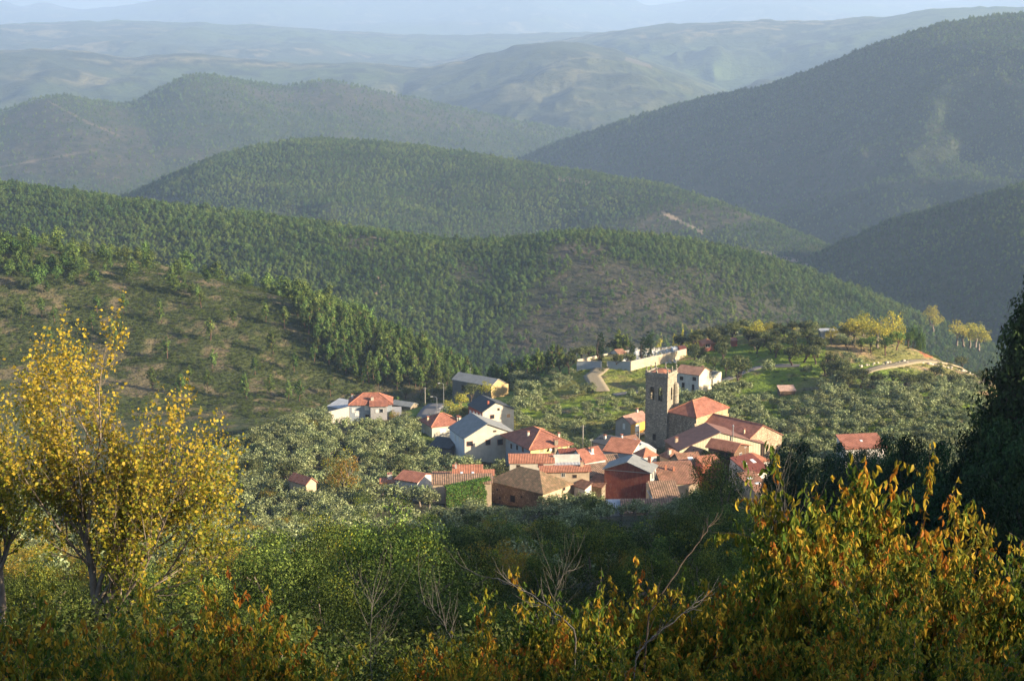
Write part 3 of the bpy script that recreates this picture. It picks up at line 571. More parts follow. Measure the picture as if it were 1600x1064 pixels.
def solve_x(o, u, px_t, z):
    lo, hi = .05, 90.0
    f = lambda t: proj(o[0] + u[0] * t, o[1] + u[1] * t, z)[0]
    s = 1 if f(hi) > f(lo) else -1
    for _ in range(50):
        m = (lo + hi) / 2
        if (f(m) - px_t) * s < 0: lo = m
        else: hi = m
    return lo
HOUSES = []
class House:
    """box with two seen faces: R (local y = 0) and L (local x = 0), fitted to its corner (cx, ye) and its two far eave ends xl, xr"""
    def __init__(s, name, label, cat, cx, ye, xl, xr, D, deg, rh, wall, roof, style="hip", ridge=.5, over=.35, drop=0, WL=None, WR=None, hb=None, group=None, lwall=None, th=.2):
        c = P(cx, ye, D); a = R(deg); s.a = a; s.z_e = c.z
        uR = (math.cos(a), math.sin(a)); uL = (-math.sin(a), math.cos(a)); s.uR, s.uL = uR, uL
        s.WR = WR or solve_x(c, uR, xr, c.z); s.WL = WL or solve_x(c, uL, xl, c.z); s.c = c
        zc = [T(c.x + uR[0] * i + uL[0] * j, c.y + uR[1] * i + uL[1] * j) for i in (0, s.WR) for j in (0, s.WL)]
        g = zc[0]; s.g = g if hb is None else c.z - hb; s.h = c.z - s.g
        s.root = bpy.data.objects.new(name, None); COL.objects.link(s.root); s.root.location = (c.x, c.y, s.g); s.root.rotation_euler = (0, 0, a); tag(s.root, label, cat, group)
        print("HOUSE %-34s WR %.1f WL %.1f eave above ground %.1f (corners %s)" % (label[:34], s.WR, s.WL, c.z - g, [round(c.z - q, 1) for q in zc]))
        s.wall_m, s.roof_m = wall, roof; s.base = min(0, min(zc) - s.g) - 1.2
        s.make_walls(style, rh, ridge, drop, lwall); s.make_roof(style, rh, ridge, over, drop, th); HOUSES.append(s)
    def make_walls(s, st, rh, rd, drop, lwall):
        W, L, h, b = s.WR, s.WL, s.h, s.base; mb = MB()
        H = lambda x, y: h
        if st == "gx": prof = [(0, 0), (rd * L, rh), (L, -drop)]
        elif st == "gy": prof = [(0, 0), (rd * W, rh), (W, -drop)]
        ml = 1 if lwall else 0
        def face(p, m):      # p: list of (x,y,z) around, bottom first
            mb.poly(p, m=m)
        if st == "gx":
            for x, m, o in ((0, ml, -1), (W, 0, 1)):
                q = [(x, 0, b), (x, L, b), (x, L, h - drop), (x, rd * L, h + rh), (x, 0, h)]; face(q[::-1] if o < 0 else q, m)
            face([(0, 0, b), (W, 0, b), (W, 0, h), (0, 0, h)], 0); face([(W, L, b), (0, L, b), (0, L, h - drop), (W, L, h - drop)], 0)
        elif st == "gy":
            for y, o in ((0, -1), (L, 1)):
                q = [(0, y, b), (W, y, b), (W, y, h - drop), (rd * W, y, h + rh), (0, y, h)]; face(q if o < 0 else q[::-1], 0)
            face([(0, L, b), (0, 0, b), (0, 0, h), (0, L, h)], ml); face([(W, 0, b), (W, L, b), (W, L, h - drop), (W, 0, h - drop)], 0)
        elif st in ("shed_y", "shed_x", "shed_-x"):   # rises away from the R face / from the L face / towards the L face
            z = {"shed_y": (0, 0, rh, rh), "shed_x": (0, rh, rh, 0), "shed_-x": (rh, 0, 0, rh)}[st]     # corners 00, W0, WL, 0L
            c = [(0, 0), (W, 0), (W, L), (0, L)]
            for i in range(4):
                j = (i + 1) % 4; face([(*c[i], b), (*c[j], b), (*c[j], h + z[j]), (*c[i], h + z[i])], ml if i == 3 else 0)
        else:
            c = [(0, 0), (W, 0), (W, L), (0, L)]
            for i in range(4):
                j = (i + 1) % 4; face([(*c[i], b), (*c[j], b), (*c[j], h), (*c[i], h)], ml if i == 3 else 0)
            mb.poly([(0, 0, h), (W, 0, h), (W, L, h), (0, L, h)])
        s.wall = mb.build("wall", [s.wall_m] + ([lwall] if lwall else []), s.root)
    def make_roof(s, st, rh, rd, o, drop, th):
        W, L, h = s.WR, s.WL, s.h; mb = MB(); t = th; e = .02; tr = t + e
        if st == "hip":
            k = rh / (min(W, L) / 2); z0 = h - k * o + tr; W0, W1, L0, L1 = -o, W + o, -o, L + o; q = min(W, L) / 2
            a, b = ((q, L / 2), (W - q, L / 2)) if W > L else ((W / 2, q), (W / 2, L - q)); zt = h + rh + tr; A, B = (*a, zt), (*b, zt)
            c00, c10, c11, c01 = (W0, L0, z0), (W1, L0, z0), (W1, L1, z0), (W0, L1, z0)
            if abs(a[0] - b[0]) + abs(a[1] - b[1]) < .4: A = B = ((a[0] + b[0]) / 2, (a[1] + b[1]) / 2, zt)
            if W > L: pl = [[c00, c10, B, A], [c10, c11, B], [c11, c01, A, B], [c01, c00, A]]
            else: pl = [[c00, c10, A], [c10, c11, B, A], [c11, c01, B], [c01, c00, A, B]]
            for p in pl:
                if len(p) == 4 and A == B: p = p[:3]
                mb.poly(p); lo = [(x, y, z - t) for x, y, z in p]; mb.poly(lo[::-1]); mb.poly([lo[0], lo[1], p[1], p[0]])
            s.hips = [(c00, A if W > L else A), (c10, B if W > L else A), (c11, B), (c01, A if W > L else B), (A, B)]
        elif st == "gx":
            k1 = rh / (rd * L); k2 = (rh + drop) / ((1 - rd) * L); rz = h + rh + tr
            mb.slab([(-o, -o, h - k1 * o + tr), (W + o, -o, h - k1 * o + tr), (W + o, rd * L, rz), (-o, rd * L, rz)], t)
            mb.slab([(W + o, L + o, h - drop - k2 * o + tr), (-o, L + o, h - drop - k2 * o + tr), (-o, rd * L, rz), (W + o, rd * L, rz)], t)
            s.hips = [((-o, rd * L, rz), (W + o, rd * L, rz))]
        elif st == "gy":
            k1 = rh / (rd * W); k2 = (rh + drop) / ((1 - rd) * W); rz = h + rh + tr
            mb.slab([(-o, L + o, h - k1 * o + tr), (-o, -o, h - k1 * o + tr), (rd * W, -o, rz), (rd * W, L + o, rz)], t)
            mb.slab([(W + o, -o, h - drop - k2 * o + tr), (W + o, L + o, h - drop - k2 * o + tr), (rd * W, L + o, rz), (rd * W, -o, rz)], t)
            s.hips = [((rd * W, -o, rz), (rd * W, L + o, rz))]
        elif st == "shed_y":
            k = rh / L; mb.slab([(-o, -o, h - k * o + tr), (W + o, -o, h - k * o + tr), (W + o, L + o, h + rh + k * o + tr), (-o, L + o, h + rh + k * o + tr)], t); s.hips = []
        elif st == "shed_x":
            k = rh / W; mb.slab([(-o, L + o, h - k * o + tr), (-o, -o, h - k * o + tr), (W + o, -o, h + rh + k * o + tr), (W + o, L + o, h + rh + k * o + tr)], t); s.hips = []
        elif st == "shed_-x":
            k = rh / W; mb.slab([(W + o, -o, h - k * o + tr), (W + o, L + o, h - k * o + tr), (-o, L + o, h + rh + k * o + tr), (-o, -o, h + rh + k * o + tr)], t); s.hips = []
        else:
            mb.slab([(-o, -o, h + .3), (W + o, -o, h + .3), (W + o, L + o, h + .3), (-o, L + o, h + .3)], .28); s.hips = []
        s.roof = mb.build("roof", s.roof_m, s.root)
        s.st, s.rh, s.rd, s.drop = st, rh, rd, drop
    def ridges(s, mat, r=.13):
        br = [(np.array([p, q]) + [0, 0, .03], np.array([r, r])) for p, q in s.hips if math.dist(p, q) > .5]
        if br:
            V, Fq = tubes(br, 6); link("ridge_cap", mesh_np("ridge_cap", V, [Fq], mat), s.roof)
        return s
    def roof_z(s, x, y):
        W, L, h = s.WR, s.WL, s.h
        if s.st == "hip": return h + s.rh * min(1, min(x, W - x, y, L - y) / (min(W, L) / 2))
        if s.st == "gx": return h + s.rh * y / (s.rd * L) if y < s.rd * L else h + s.rh - (s.rh + s.drop) * (y - s.rd * L) / ((1 - s.rd) * L)
        if s.st == "gy": return h + s.rh * x / (s.rd * W) if x < s.rd * W else h + s.rh - (s.rh + s.drop) * (x - s.rd * W) / ((1 - s.rd) * W)
        if s.st == "shed_y": return h + s.rh * y / L
        if s.st == "shed_x": return h + s.rh * x / W
        if s.st == "shed_-x": return h + s.rh * (1 - x / W)
        return h + .3
    def loc(s, px, py, face):
        """photo point on a face -> distance along it and height"""
        d = P(px, py, 1.0); ox, oy = s.c.x, s.c.y; u = s.uR if face == "R" else s.uL
        n = (-u[1], u[0]); k = (ox * n[0] + oy * n[1]) / (d.x * n[0] + d.y * n[1]); q = d * k
        return (q.x - ox) * u[0] + (q.y - oy) * u[1], q.z - s.g
    def win(s, face, px, py, w, h, kind="glass", name="window", label=None):
        t, z = s.loc(px, py, face); lim = s.WR if face == "R" else s.WL; t = min(max(t, w / 2 + .1), lim - w / 2 - .1)
        fr = MB(); pn = MB(); b = .09
        def bx(m, u0, u1, z0, z1, d0, d1):
            if face == "R": m.box(u0, u1, -d1, -d0, z0, z1)
            else: m.box(-d1, -d0, u0, u1, z0, z1)
        u0, u1, z0, z1 = t - w / 2, t + w / 2, z - h / 2, z + h / 2
        bx(fr, u0 - b, u0, z0 - b, z1 + b, -.1, .06); bx(fr, u1, u1 + b, z0 - b, z1 + b, -.1, .06); bx(fr, u0, u1, z1, z1 + b, -.1, .06); bx(fr, u0, u1, z0 - b, z0, -.1, .09)
        if kind == "glass" and w > .7: bx(fr, t - .04, t + .04, z0, z1, -.05, .045)
        fm = {"glass": FRAMEW, "red": FRAMER, "hole": TIMBER, "shut": FRAMEW, "shuto": FRAMEW, "door": FRAMER}[kind]; pm = {"glass": PANE, "red": PANE, "hole": DARKHOLE, "shut": SHUT, "shuto": SHUTO, "door": TIMBER}[kind]
        f = fr.build(name, fm, s.root); bx(pn, u0 + .002, u1 - .002, z0 + .002, z1 - .002, -.08, .03)
        pn.build({"glass": "pane", "red": "pane", "hole": "dark_panel", "shut": "shutter", "shuto": "shutter", "door": "leaf"}[kind], pm, f)  # hole kind: a dark panel painted in place of a shaded opening
        if label: f["label"] = label
        return s
    def chim(s, x, y, w=.6, h=1.3, mat=None, cap=True):
        """x, y as shares of the roof's plan"""
        X, Y = x * s.WR, y * s.WL; z = s.roof_z(X, Y); mb = MB(); mb.box(X - w / 2, X + w / 2, Y - w / 2, Y + w / 2, z - .4, z + h)
        c = mb.build("chimney", mat or CREAM, s.roof)
        if cap:
            m2 = MB(); q = w / 2 + .1
            for i in (-1, 1):
                for j in (-1, 1): m2.box(X + i * (w / 2 - .1) - .06, X + i * (w / 2 - .1) + .06, Y + j * (w / 2 - .1) - .06, Y + j * (w / 2 - .1) + .06, z + h + .001, z + h + .25)
            m2.slab([(X - q, Y - q, z + h + .37), (X + q, Y - q, z + h + .37), (X + q, Y + q, z + h + .37), (X - q, Y + q, z + h + .37)], .115)
            m2.build("chimney_cap", T_RED, c)
        return s
    def chimpx(s, px, py_top, w=.6, mat=None, cap=True):
        """chimney whose top shows at (px, py_top): looked up along the roof's near slopes"""
        best = None
        for i in np.linspace(.06, .94, 23):
            for j in np.linspace(.06, .94, 23):
                X, Y = i * s.WR, j * s.WL; z = s.roof_z(X, Y); wx = s.c.x + s.uR[0] * X + s.uL[0] * Y; wy = s.c.y + s.uR[1] * X + s.uL[1] * Y
                q = proj(wx, wy, s.g + z + 1.3); e = abs(q[0] - px) * 1.5 + abs(q[1] - py_top)
                if best is None or e < best[0]: best = (e, i, j)
        return s.chim(best[1], best[2], w, 1.3, mat, cap)
    def skylight(s, x, y, w=.8, l=1.1):
        X, Y = x * s.WR, y * s.WL; zf = lambda a, b: s.roof_z(a, b) + .30; mb = MB(); w2, l2 = w / 2, l / 2
        pts = [(X - w2, Y - l2), (X + w2, Y - l2), (X + w2, Y + l2), (X - w2, Y + l2)]; mb.slab([(a, b, zf(a, b)) for a, b in pts], .09)
        f = mb.build("skylight", FRAMEW, s.roof); m2 = MB(); k = .82; m2.slab([(X + (a - X) * k, Y + (b - Y) * k, s.roof_z(X + (a - X) * k, Y + (b - Y) * k) + .325) for a, b in pts], .024); m2.build("pane", SKYG, f)
        return s
    def box(s, name, mat, x0, x1, y0, y1, z0, z1, parent=None, label=None):
        mb = MB(); mb.box(x0, x1, y0, y1, z0, z1); o = mb.build(name, mat, parent or s.root)
        if label: o["label"] = label
        return o
SKYG = NT("skylight_glass").base((.55, .60, .68), .15)
# ------------------------------------------------------------------ the village
# north-west house, two blocks under one hip roof
h = House("grey_house", "grey two storey house with red hip roof at the left end of the village", "house", 546, 632, 545.2, 612, 520, 4, 2.6, BLUEW, T_RED, "hip", WL=9, over=.5).ridges(T_OR)  # bluish shade of the main block put into its wall colour
for p in [(553, 641), (558, 646), (573, 637)]: h.win("R", *p, 1.3, 1.5, "shut")
h.win("R", 574, 650, 1.2, .9, "hole")
wx, wz = h.loc(579, 632, "R")[0], h.h
h.box("side_block", GREYW, wx, wx + 5.4, -1.8, .01, h.base, wz - .02); mb = MB(); mb.slab([(wx - .4, -2.3, wz - .1), (wx + 5.8, -2.3, wz - .1), (wx + 5.8, 1.2, wz + 1.15), (wx - .4, 1.2, wz + 1.15)], .2); mb.build("side_roof", T_RED, h.root)
f = MB(); f.box(wx + 3.0, wx + 4.2, -1.88, -1.8, wz - 2.5, wz - 1.1); f = f.build("window", FRAMEW, h.root); g_ = MB(); g_.box(wx + 3.1, wx + 4.1, -1.92, -1.87, wz - 2.4, wz - 1.2); g_.build("pane", PANE, f)
f = MB(); f.box(wx + 1.6, wx + 2.7, -1.88, -1.8, wz - 2.5, wz - 1.3); f.build("shutter", SHUT, h.root)
h.box("terrace", GREYW, h.WR + .01, h.WR + 3.2, -2.2, 5, h.base, h.h - 2.2)
h.chimpx(550, 617, .7, WHITE).chimpx(582, 621, .9, CREAM)
h = House("stone_shed", "low stone shed with grey roof right of the grey house", "shed", 641, 636, 612, 652, 540, 60, 1.0, RUBBLE, S_GREY, "gy", over=.3, hb=2.6); h.win("R", 645, 640, 1.2, 1.4, "hole")
h = House("long_shed", "long low pale shed roof running left from the grey house", "shed", 540, 640, 512, 547, 530, 55, 1.4, GREYW, S_PALE, "shed_x", over=.2, hb=2.4, WR=6)
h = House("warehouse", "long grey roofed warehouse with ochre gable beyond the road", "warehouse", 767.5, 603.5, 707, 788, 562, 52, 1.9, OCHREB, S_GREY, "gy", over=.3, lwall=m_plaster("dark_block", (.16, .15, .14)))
h.box("annex", OCHREB, h.WR + .02, h.WR + 3.6, 1, 8, h.base, h.h - 1.2); h.win("L", 752, 606, 2.2, 1.8, "hole").win("L", 725, 606, 2.2, 1.8, "hole")
h = House("white_house", "tall white house with black slate roof and red chimney", "house", 754, 644, 732, 803, 480, 25, 2.5, CREAM, S_DARK, "gy", ridge=.42, over=.35, lwall=REDTRIM)
for px in (735, 740.5, 745.5, 751): h.win("L", px, 646.5 + (px - 735) * .35, 1.15, 2.2, "shut")
h.win("R", 769, 651, 1.3, 1.1, "red").win("R", 794.5, 649.5, 1.3, 1.2, "shuto").win("R", 779, 639.5, .6, .6, "hole").win("R", 779, 664, .9, 1.2, "red").win("R", 785, 665.5, .7, 1.0, "red")
h.chimpx(763, 627, .55, REDTRIM, False)
pr = MB(); t_, z_ = h.loc(776, 660.5, "R"); pr.slab([(t_ - 1.2, -1.1, z_ - .2), (t_ + 1.3, -1.1, z_ - .2), (t_ + 1.3, 0, z_ + .25), (t_ - 1.2, 0, z_ + .25)], .1); pr.build("porch_roof", S_GREY, h.root)
h = House("white_house", "white house with red hip roof above the dark garage", "house", 675, 666, 658, 722, 470, 25, 2.4, CREAM, T_RED, "hip", over=.55, lwall=WHITE).ridges(T_OR)
h.win("R", 691.5, 673, 1.7, 1.1, "shut"); [h.win("L", *p, .8, 1.2, "shut") for p in [(662.5, 674), (668, 685)]]; h.win("L", 664, 679, .7, 1.1, "red").win("L", 663.5, 690, .7, 1.1, "red")
h.chimpx(668.5, 656, .55, BUFF).chimpx(715.5, 651, .8, CREAM).chimpx(721.5, 651, .7, CREAM)
h = House("garage", "low dark roofed garage in front of the white hip roofed house", "garage", 703, 701, 672, 712, 446, 66, 1.3, m_plaster("dark_render", (.2, .19, .18)), S_DARK, "shed_x", over=.4, hb=3.2, WR=5); h.win("L", 681, 704, 2.2, 1.8, "hole")
h = House("big_white_house", "large white house with wide grey fibre cement roof", "house", 726, 685, 702.5, 806, 440, 21, 3.6, CREAM, S_GREY, "gy", ridge=.44, over=.45, lwall=m_plaster("cool_shade_white", (.60, .62, .64), .15))  # left wall: its cool shade is painted into the white
h.win("R", 734, 693, 1.7, 1.2, "red").win("R", 781.5, 690.5, 1.5, 1.5, "red").win("R", 762.5, 691, 1.3, 1.4, "red").win("R", 773, 673.5, .8, .3, "hole"); h.win("L", 711, 683, .8, 1.6, "shut").win("L", 718, 687, .8, 1.2, "shut")
h = House("yellow_house", "yellow house with broad red hip roof and stone chimney stack", "house", 829, 699, 790, 888, 428, 26, 2.7, YELLOW, T_RED, "hip", over=1.1, lwall=BLUEW).ridges(T_OR, .2)  # left face takes a blue-grey that paints in its shade
h.win("R", 846.5, 704, 1.2, 1.1, "shuto"); [h.win("L", *p, .9, 1.2, k) for p, k in [((799, 697), "hole"), ((808, 699), "hole"), ((817, 702), "door")]]
t_, z_ = h.loc(867.5, 708, "R"); c_ = h.box("chimney_stack", RUBBLE, t_ - .55, t_ + .55, -.72, -.003, h.base, h.h + 1.4); m2 = MB(); m2.slab([(t_ - .7, -.9, h.h + 1.56), (t_ + .7, -.9, h.h + 1.56), (t_ + .7, .15, h.h + 1.56), (t_ - .7, .15, h.h + 1.56)], .15); m2.build("chimney_cap", T_RED, c_)
dd = MB(); t_, z_ = h.loc(859, 702, "R"); dd.lathe(0, 0, [(.02, 0), (.22, .03), (.42, .14), (.40, .15), (.2, .05), (.01, .02)], 14); do = dd.build("satellite_dish", FRAMEW, h.root, (t_, -.45, z_)); do.rotation_euler = (R(65), 0, R(15))
h.chimpx(824.5, 675, .6, CREAM).chimpx(873.5, 673, .55, CREAM)
for i, (px_, w_) in enumerate([(878, .25), (888, .25)]):
    t_, _ = h.loc(px_, 705, "R"); h.box("pillar", BUFF, t_ - w_, t_ + w_, -.12, -.002, h.base, h.h - .02)
# the row of houses in front of it
h = House("long_cream_house", "long cream house with ribbed orange roof below the yellow house", "house", 796.5, 723.5, 796, 865.5, 404, 2, 1.1, CREAM, T_OR, "shed_y", over=.3, WL=4, hb=4.5)
h.win("R", 845, 727.5, 1.2, .7, "red").win("R", 810, 728, .8, .5, "hole")
h = House("terrace_house", "white roof terrace with flower pots beside the long cream house", "house", 868, 731.5, 867, 909, 402, 4, .3, WHITE, S_PALE, "flat", over=.1, WL=5.5, hb=4)
for i in range(5): h.box("flower_pot", m_plain("terracotta", (.45, .16, .08)), 1.0 + i * 1.05, 1.28 + i * 1.05, -.3 + .0, -.02, h.h + .02, h.h + .3)
h.box("parapet", WHITE, -.1, h.WR, 4.6, 5.0, h.h + .32, h.h + 2.3)
h = House("cream_house", "cream house with orange eaves roof under the roof terrace", "house", 846, 737, 845.5, 921, 396, 3, .5, BUFF, T_OR, "shed_y", over=.5, WL=2.6, hb=5); h.win("R", 880, 742, .8, .9, "glass").win("R", 898, 744, .9, .7, "hole")
h.chimpx(909, 718, .8, BUFF)
# old barn and the ivy
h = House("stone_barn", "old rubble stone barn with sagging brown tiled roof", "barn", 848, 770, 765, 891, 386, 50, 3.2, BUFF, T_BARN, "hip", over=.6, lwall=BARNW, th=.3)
bar = h; h.win("L", 801, 779, 1.5, 1.7, "hole").win("L", 777, 765, .5, .5, "hole").win("L", 781, 778, .4, .5, "hole").win("L", 815, 776, .4, .5, "hole").win("R", 881, 762, 1.0, 1.2, "hole")
h = House("brick_outhouse", "small pale block store on the right end of the old barn", "outhouse", 893, 752, 890, 908, 398, 25, .6, m_plaster("pale_block", (.42, .40, .36)), T_BR, "shed_y", over=.2, WL=4, hb=5)
h = House("tiled_lean_to", "small tiled roof with white verge right of the old barn", "outhouse", 914, 764, 908, 924, 392, 40, 1.0, WHITE, T_BR, "shed_x", over=.3, WL=4, hb=3)
# orange roofs left of the barn
h = House("orange_roof_house", "small house with steep orange roof and two skylights", "house", 707.5, 743, 707, 753.5, 394, 1, 1.4, WHITE, T_OR, "shed_y", over=.2, WL=4.3, hb=4.5).skylight(.3, .17, .7, .9).skylight(.68, .17, .7, .9); h.chimpx(713, 725, .4, WHITE)
h = House("small_orange_house", "small orange roof just right of the two skylights roof", "house", 755.5, 743, 755, 772, 398, 1, .6, WHITE, T_OR, "shed_y", over=.2, WL=2.8, hb=4)
h = House("long_tiled_house", "long low roof of old barrel tiles behind the ivy wall", "house", 676, 756, 675.5, 768, 386, 3, 1.1, BUFF, T_OLD, "shed_y", over=.3, WL=3.8, hb=4)
h = House("tiled_house", "low dark tiled roof left of the two skylights roof", "house", 676, 745, 675, 708, 400, 2, .5, BUFF, T_BR, "shed_y", over=.2, WL=2.4, hb=4)
h = House("white_cottage", "white cottage with orange gable roof half hidden by olives", "house", 652, 754, 618, 668, 388, 62, 1.2, WHITE, T_RED, "gy", over=.3, WR=8, hb=3.5)
h = House("low_orange_house", "low orange roof with a round white chimney among olives", "house", 594, 755, 592, 618, 392, 4, .45, WHITE, T_OR, "shed_y", over=.2, WL=2.6, hb=3); h.chimpx(609, 741, 1.1, WHITE)
h = House("tiled_hut", "isolated hut with faded red tiles among the left olives", "hut", 478, 757, 452, 494, 372, 48, 1.3, BUFF, T_RED, "gy", over=.3, hb=3)
# brick house
h = House("brick_house", "unplastered red brick house with grey gable roof", "house", 1016, 738.5, 944.5, 1025, 396, 73, 2.3, m_plaster("pale_gallery", (.42, .42, .36)), S_GREY, "gx", ridge=.5, over=.5, lwall=BRICK)
for k in range(3): h.win("R", 1019 + k * 3, 741.5, 1.3, 2.2, "glass")
for k in range(2): h.win("R", 1019.5 + k * 4, 756, 1.4, 1.6, "glass")
h.box("band", concrete, -.03, -.002, 0.1, h.WL - .1, h.h - .25, h.h - .05)
h.box("chimney_stack", BUFF, -.45, -.04, .1, .9, h.base, h.h - 2.6)
h.chimpx(1016, 713, .75, m_plaster("brick_red_chimney", (.42, .17, .10)))
h = House("roof_lean_to", "dark tiled lean to against the left side of the brick house", "outhouse", 940, 762, 918, 946, 398, 52, 1.8, RUBBLE, T_BR, "shed_x", over=.3, WR=4, hb=4)
h = House("white_gable_house", "white walled house between the terrace and the brick house", "house", 918, 745, 908, 962, 406, 24, 1.3, WHITE, T_OLD, "shed_y", over=.35, WL=5.5, hb=5)
h = House("ribbed_tile_store", "low store of grey barrel tiles in front of the brick house", "store", 974, 801, 973.5, 1050, 363, 1, 1.5, BUFF, T_OLD, "shed_y", over=.4, WL=5, hb=3)
h = House("sheet_roof_store", "small store with pale sheet roof left of the barrel tile store", "store", 951, 801, 950, 973, 364, 1, 1.4, WHITE, S_PALE, "shed_y", over=.3, WL=5, hb=3)
h = House("barrel_tile_house", "house with steep barrel tiles and white verge right of the brick house", "house", 1022, 780, 1017, 1062, 380, 6, 2.2, BUFF, T_OLD, "shed_y", over=.3, WL=7, hb=4)
h.box("verge", WHITE, -.5, -.33, -.2, h.WL, h.h + .1, h.h + .3)
h = House("wide_tiled_house", "wide faded orange tiled roof behind the barrel tile house", "house", 1034, 757, 1026, 1092, 398, 9, 3.0, BUFF, T_BR, "shed_y", over=.3, WL=9.5, hb=4)
h.chimpx(1040, 727, .5, m_plaster("brick_chimney", (.42, .17, .10)), False).chimpx(1052, 729, .5, m_plaster("brick_chimney", (.42, .17, .10)), False)
# cluster between terrace and tower
h = House("brown_roof_house", "brown tiled gable house with skylight beside the dark curved roof", "house", 914, 723, 888, 946, 414, 35, 2.6, WHITE, T_RED, "gx", over=.3, hb=5).skylight(.55, .3, 1.1, 1.2); h.chimpx(925, 700, .7, CREAM)
h = House("dark_red_roof", "steep dark red roof between the terrace and the brown gable house", "house", 876, 717, 872, 903, 418, 12, 2.0, WHITE, T_DK, "gx", over=.2, hb=5, WL=5)
h = House("tile_roof_house", "worn tile roof with a white wall patch right of the brown gable house", "house", 945, 729, 941, 972, 416, 12, 1.5, WHITE, T_OLD, "shed_y", over=.3, WL=5.5, hb=5)
h = House("blue_wall_house", "house with bright orange roof over a blue grey wall", "house", 986, 709, 943.5, 992, 424, 66, 1.9, WHITE, T_OR, "shed_x", over=.4, WR=6.5, hb=5, lwall=BLUEW)
h = House("flat_dark_roof", "nearly flat dark roof with white chimneys left of the orange roof", "house", 960, 698, 926, 962, 438, 50, 1.2, GREYW, S_DARK, "gy", over=.3, WR=9, hb=5).chim(.3, .7, .6, 1.0, WHITE).chim(.6, .2, .6, 1.0, WHITE)
h = House("white_parapet_house", "white parapet gable right of the bright orange roof", "house", 990, 706, 987, 1025.5, 430, 16, 1.9, WHITE, S_PALE, "gy", over=.05, WL=6, hb=6, ridge=.35)
h = House("orange_gable_house", "orange roofed house in front of the white parapet gable", "house", 1006, 713, 992, 1026, 416, 30, 1.6, WHITE, T_OR, "hip", over=.4, hb=5)
h = House("low_tiled_house", "dim brown tiled roof behind the white parapet gable", "house", 976, 694, 960, 1000, 446, 30, 1.4, WHITE, T_BR, "gx", over=.3, hb=5)
h = House("alley_house", "small tiled house at the foot of the church tower", "house", 1047, 716, 1031, 1068, 426, 35, 1.6, BUFF, T_BR, "hip", over=.4, hb=5).chimpx(1046, 703, .7, CREAM)
h = House("alley_house", "brown tiled roof between the brick house and the cream corrugated barn", "house", 1066, 729, 1052, 1098, 412, 18, 2.4, RUBBLE, T_BR, "gx", over=.4, hb=5, WL=8).skylight(.55, .25, 1.5, .9)
h = House("patio_house", "low house with a bright red brick parapet left of the timber porch", "house", 1098, 727, 1092, 1128, 408, 22, 1.2, m_plaster("brick_red", (.42, .13, .08)), T_OR, "shed_y", over=.1, WL=4, hb=5)
# church, its neighbours
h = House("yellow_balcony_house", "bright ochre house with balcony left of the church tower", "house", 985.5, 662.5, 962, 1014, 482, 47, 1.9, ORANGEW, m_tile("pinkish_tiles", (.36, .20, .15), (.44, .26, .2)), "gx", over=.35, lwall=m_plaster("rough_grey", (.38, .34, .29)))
h.win("L", 975, 666, .7, 1.6, "shut").win("R", 995, 669, 1.6, 2.0, "shut"); t_, z_ = h.loc(998, 677, "R"); b_ = h.box("balcony", WHITE, t_ - 2.6, t_ + 3, -1.1, -.01, z_ - .2, z_); [h.box("post", DARKHOLE, t_ - 2.5 + k * .34, t_ - 2.44 + k * .34, -1.08, -1.03, z_ + .01, z_ + .95, b_) for k in range(16)]; h.box("rail", DARKHOLE, t_ - 2.6, t_ + 3, -1.1, -1.02, z_ + .96, z_ + 1.02, b_)
h.win("R", 994, 685, 1.1, 2.2, "door", "door").win("R", 1005, 685, 1.4, 2.2, "hole"); h.chim(.75, .5, .6, 1.0)
h = House("church", "rubble stone church with red hip roof joined to the square tower", "church", 1088, 652, 1044, 1137.5, 458, 48, 3.1, m_stone("sunny_stone", (.36, .27, .15), (.46, .36, .22), (.52, .42, .28)), T_RED, "hip", over=.35, lwall=RUBBLE, hb=12).ridges(T_OR, .18)  # sunlight on the right face put into a warmer stone colour
h.win("L", 1066, 681, .9, 1.5, "hole"); church = h
for sx, sy, dx, dy in ((0, 0, 1, 0),):
    bt = MB(); bt.poly([(-.9, -.75, h.base), (.5, -.75, h.base), (.5, -.75, h.h - 4), (-.9, -.75, h.h - 4)]); bt.poly([(-.9, -.75, h.base), (-.9, -.75, h.h - 4), (-.9, .5, h.h - 1.8), (-.9, .5, h.base)]); bt.poly([(-.9, -.75, h.h - 4), (.5, -.75, h.h - 4), (.5, -.002, h.h - 1.8), (-.9, -.002, h.h - 1.8)]); bt.poly([(.5, -.75, h.base), (.5, -.002, h.base), (.5, -.002, h.h - 1.8), (.5, -.75, h.h - 4)]); bt.build("buttress", RUBBLE, h.root)
h.box("apse", m_stone("sunny_apse_stone", (.36, .27, .15), (.46, .36, .22), (.52, .42, .28)), h.WR + .01, h.WR + 2.2, 1.2, h.WL - 1, h.base, h.h - 2.5)  # same warm sunlit tone painted into the apse
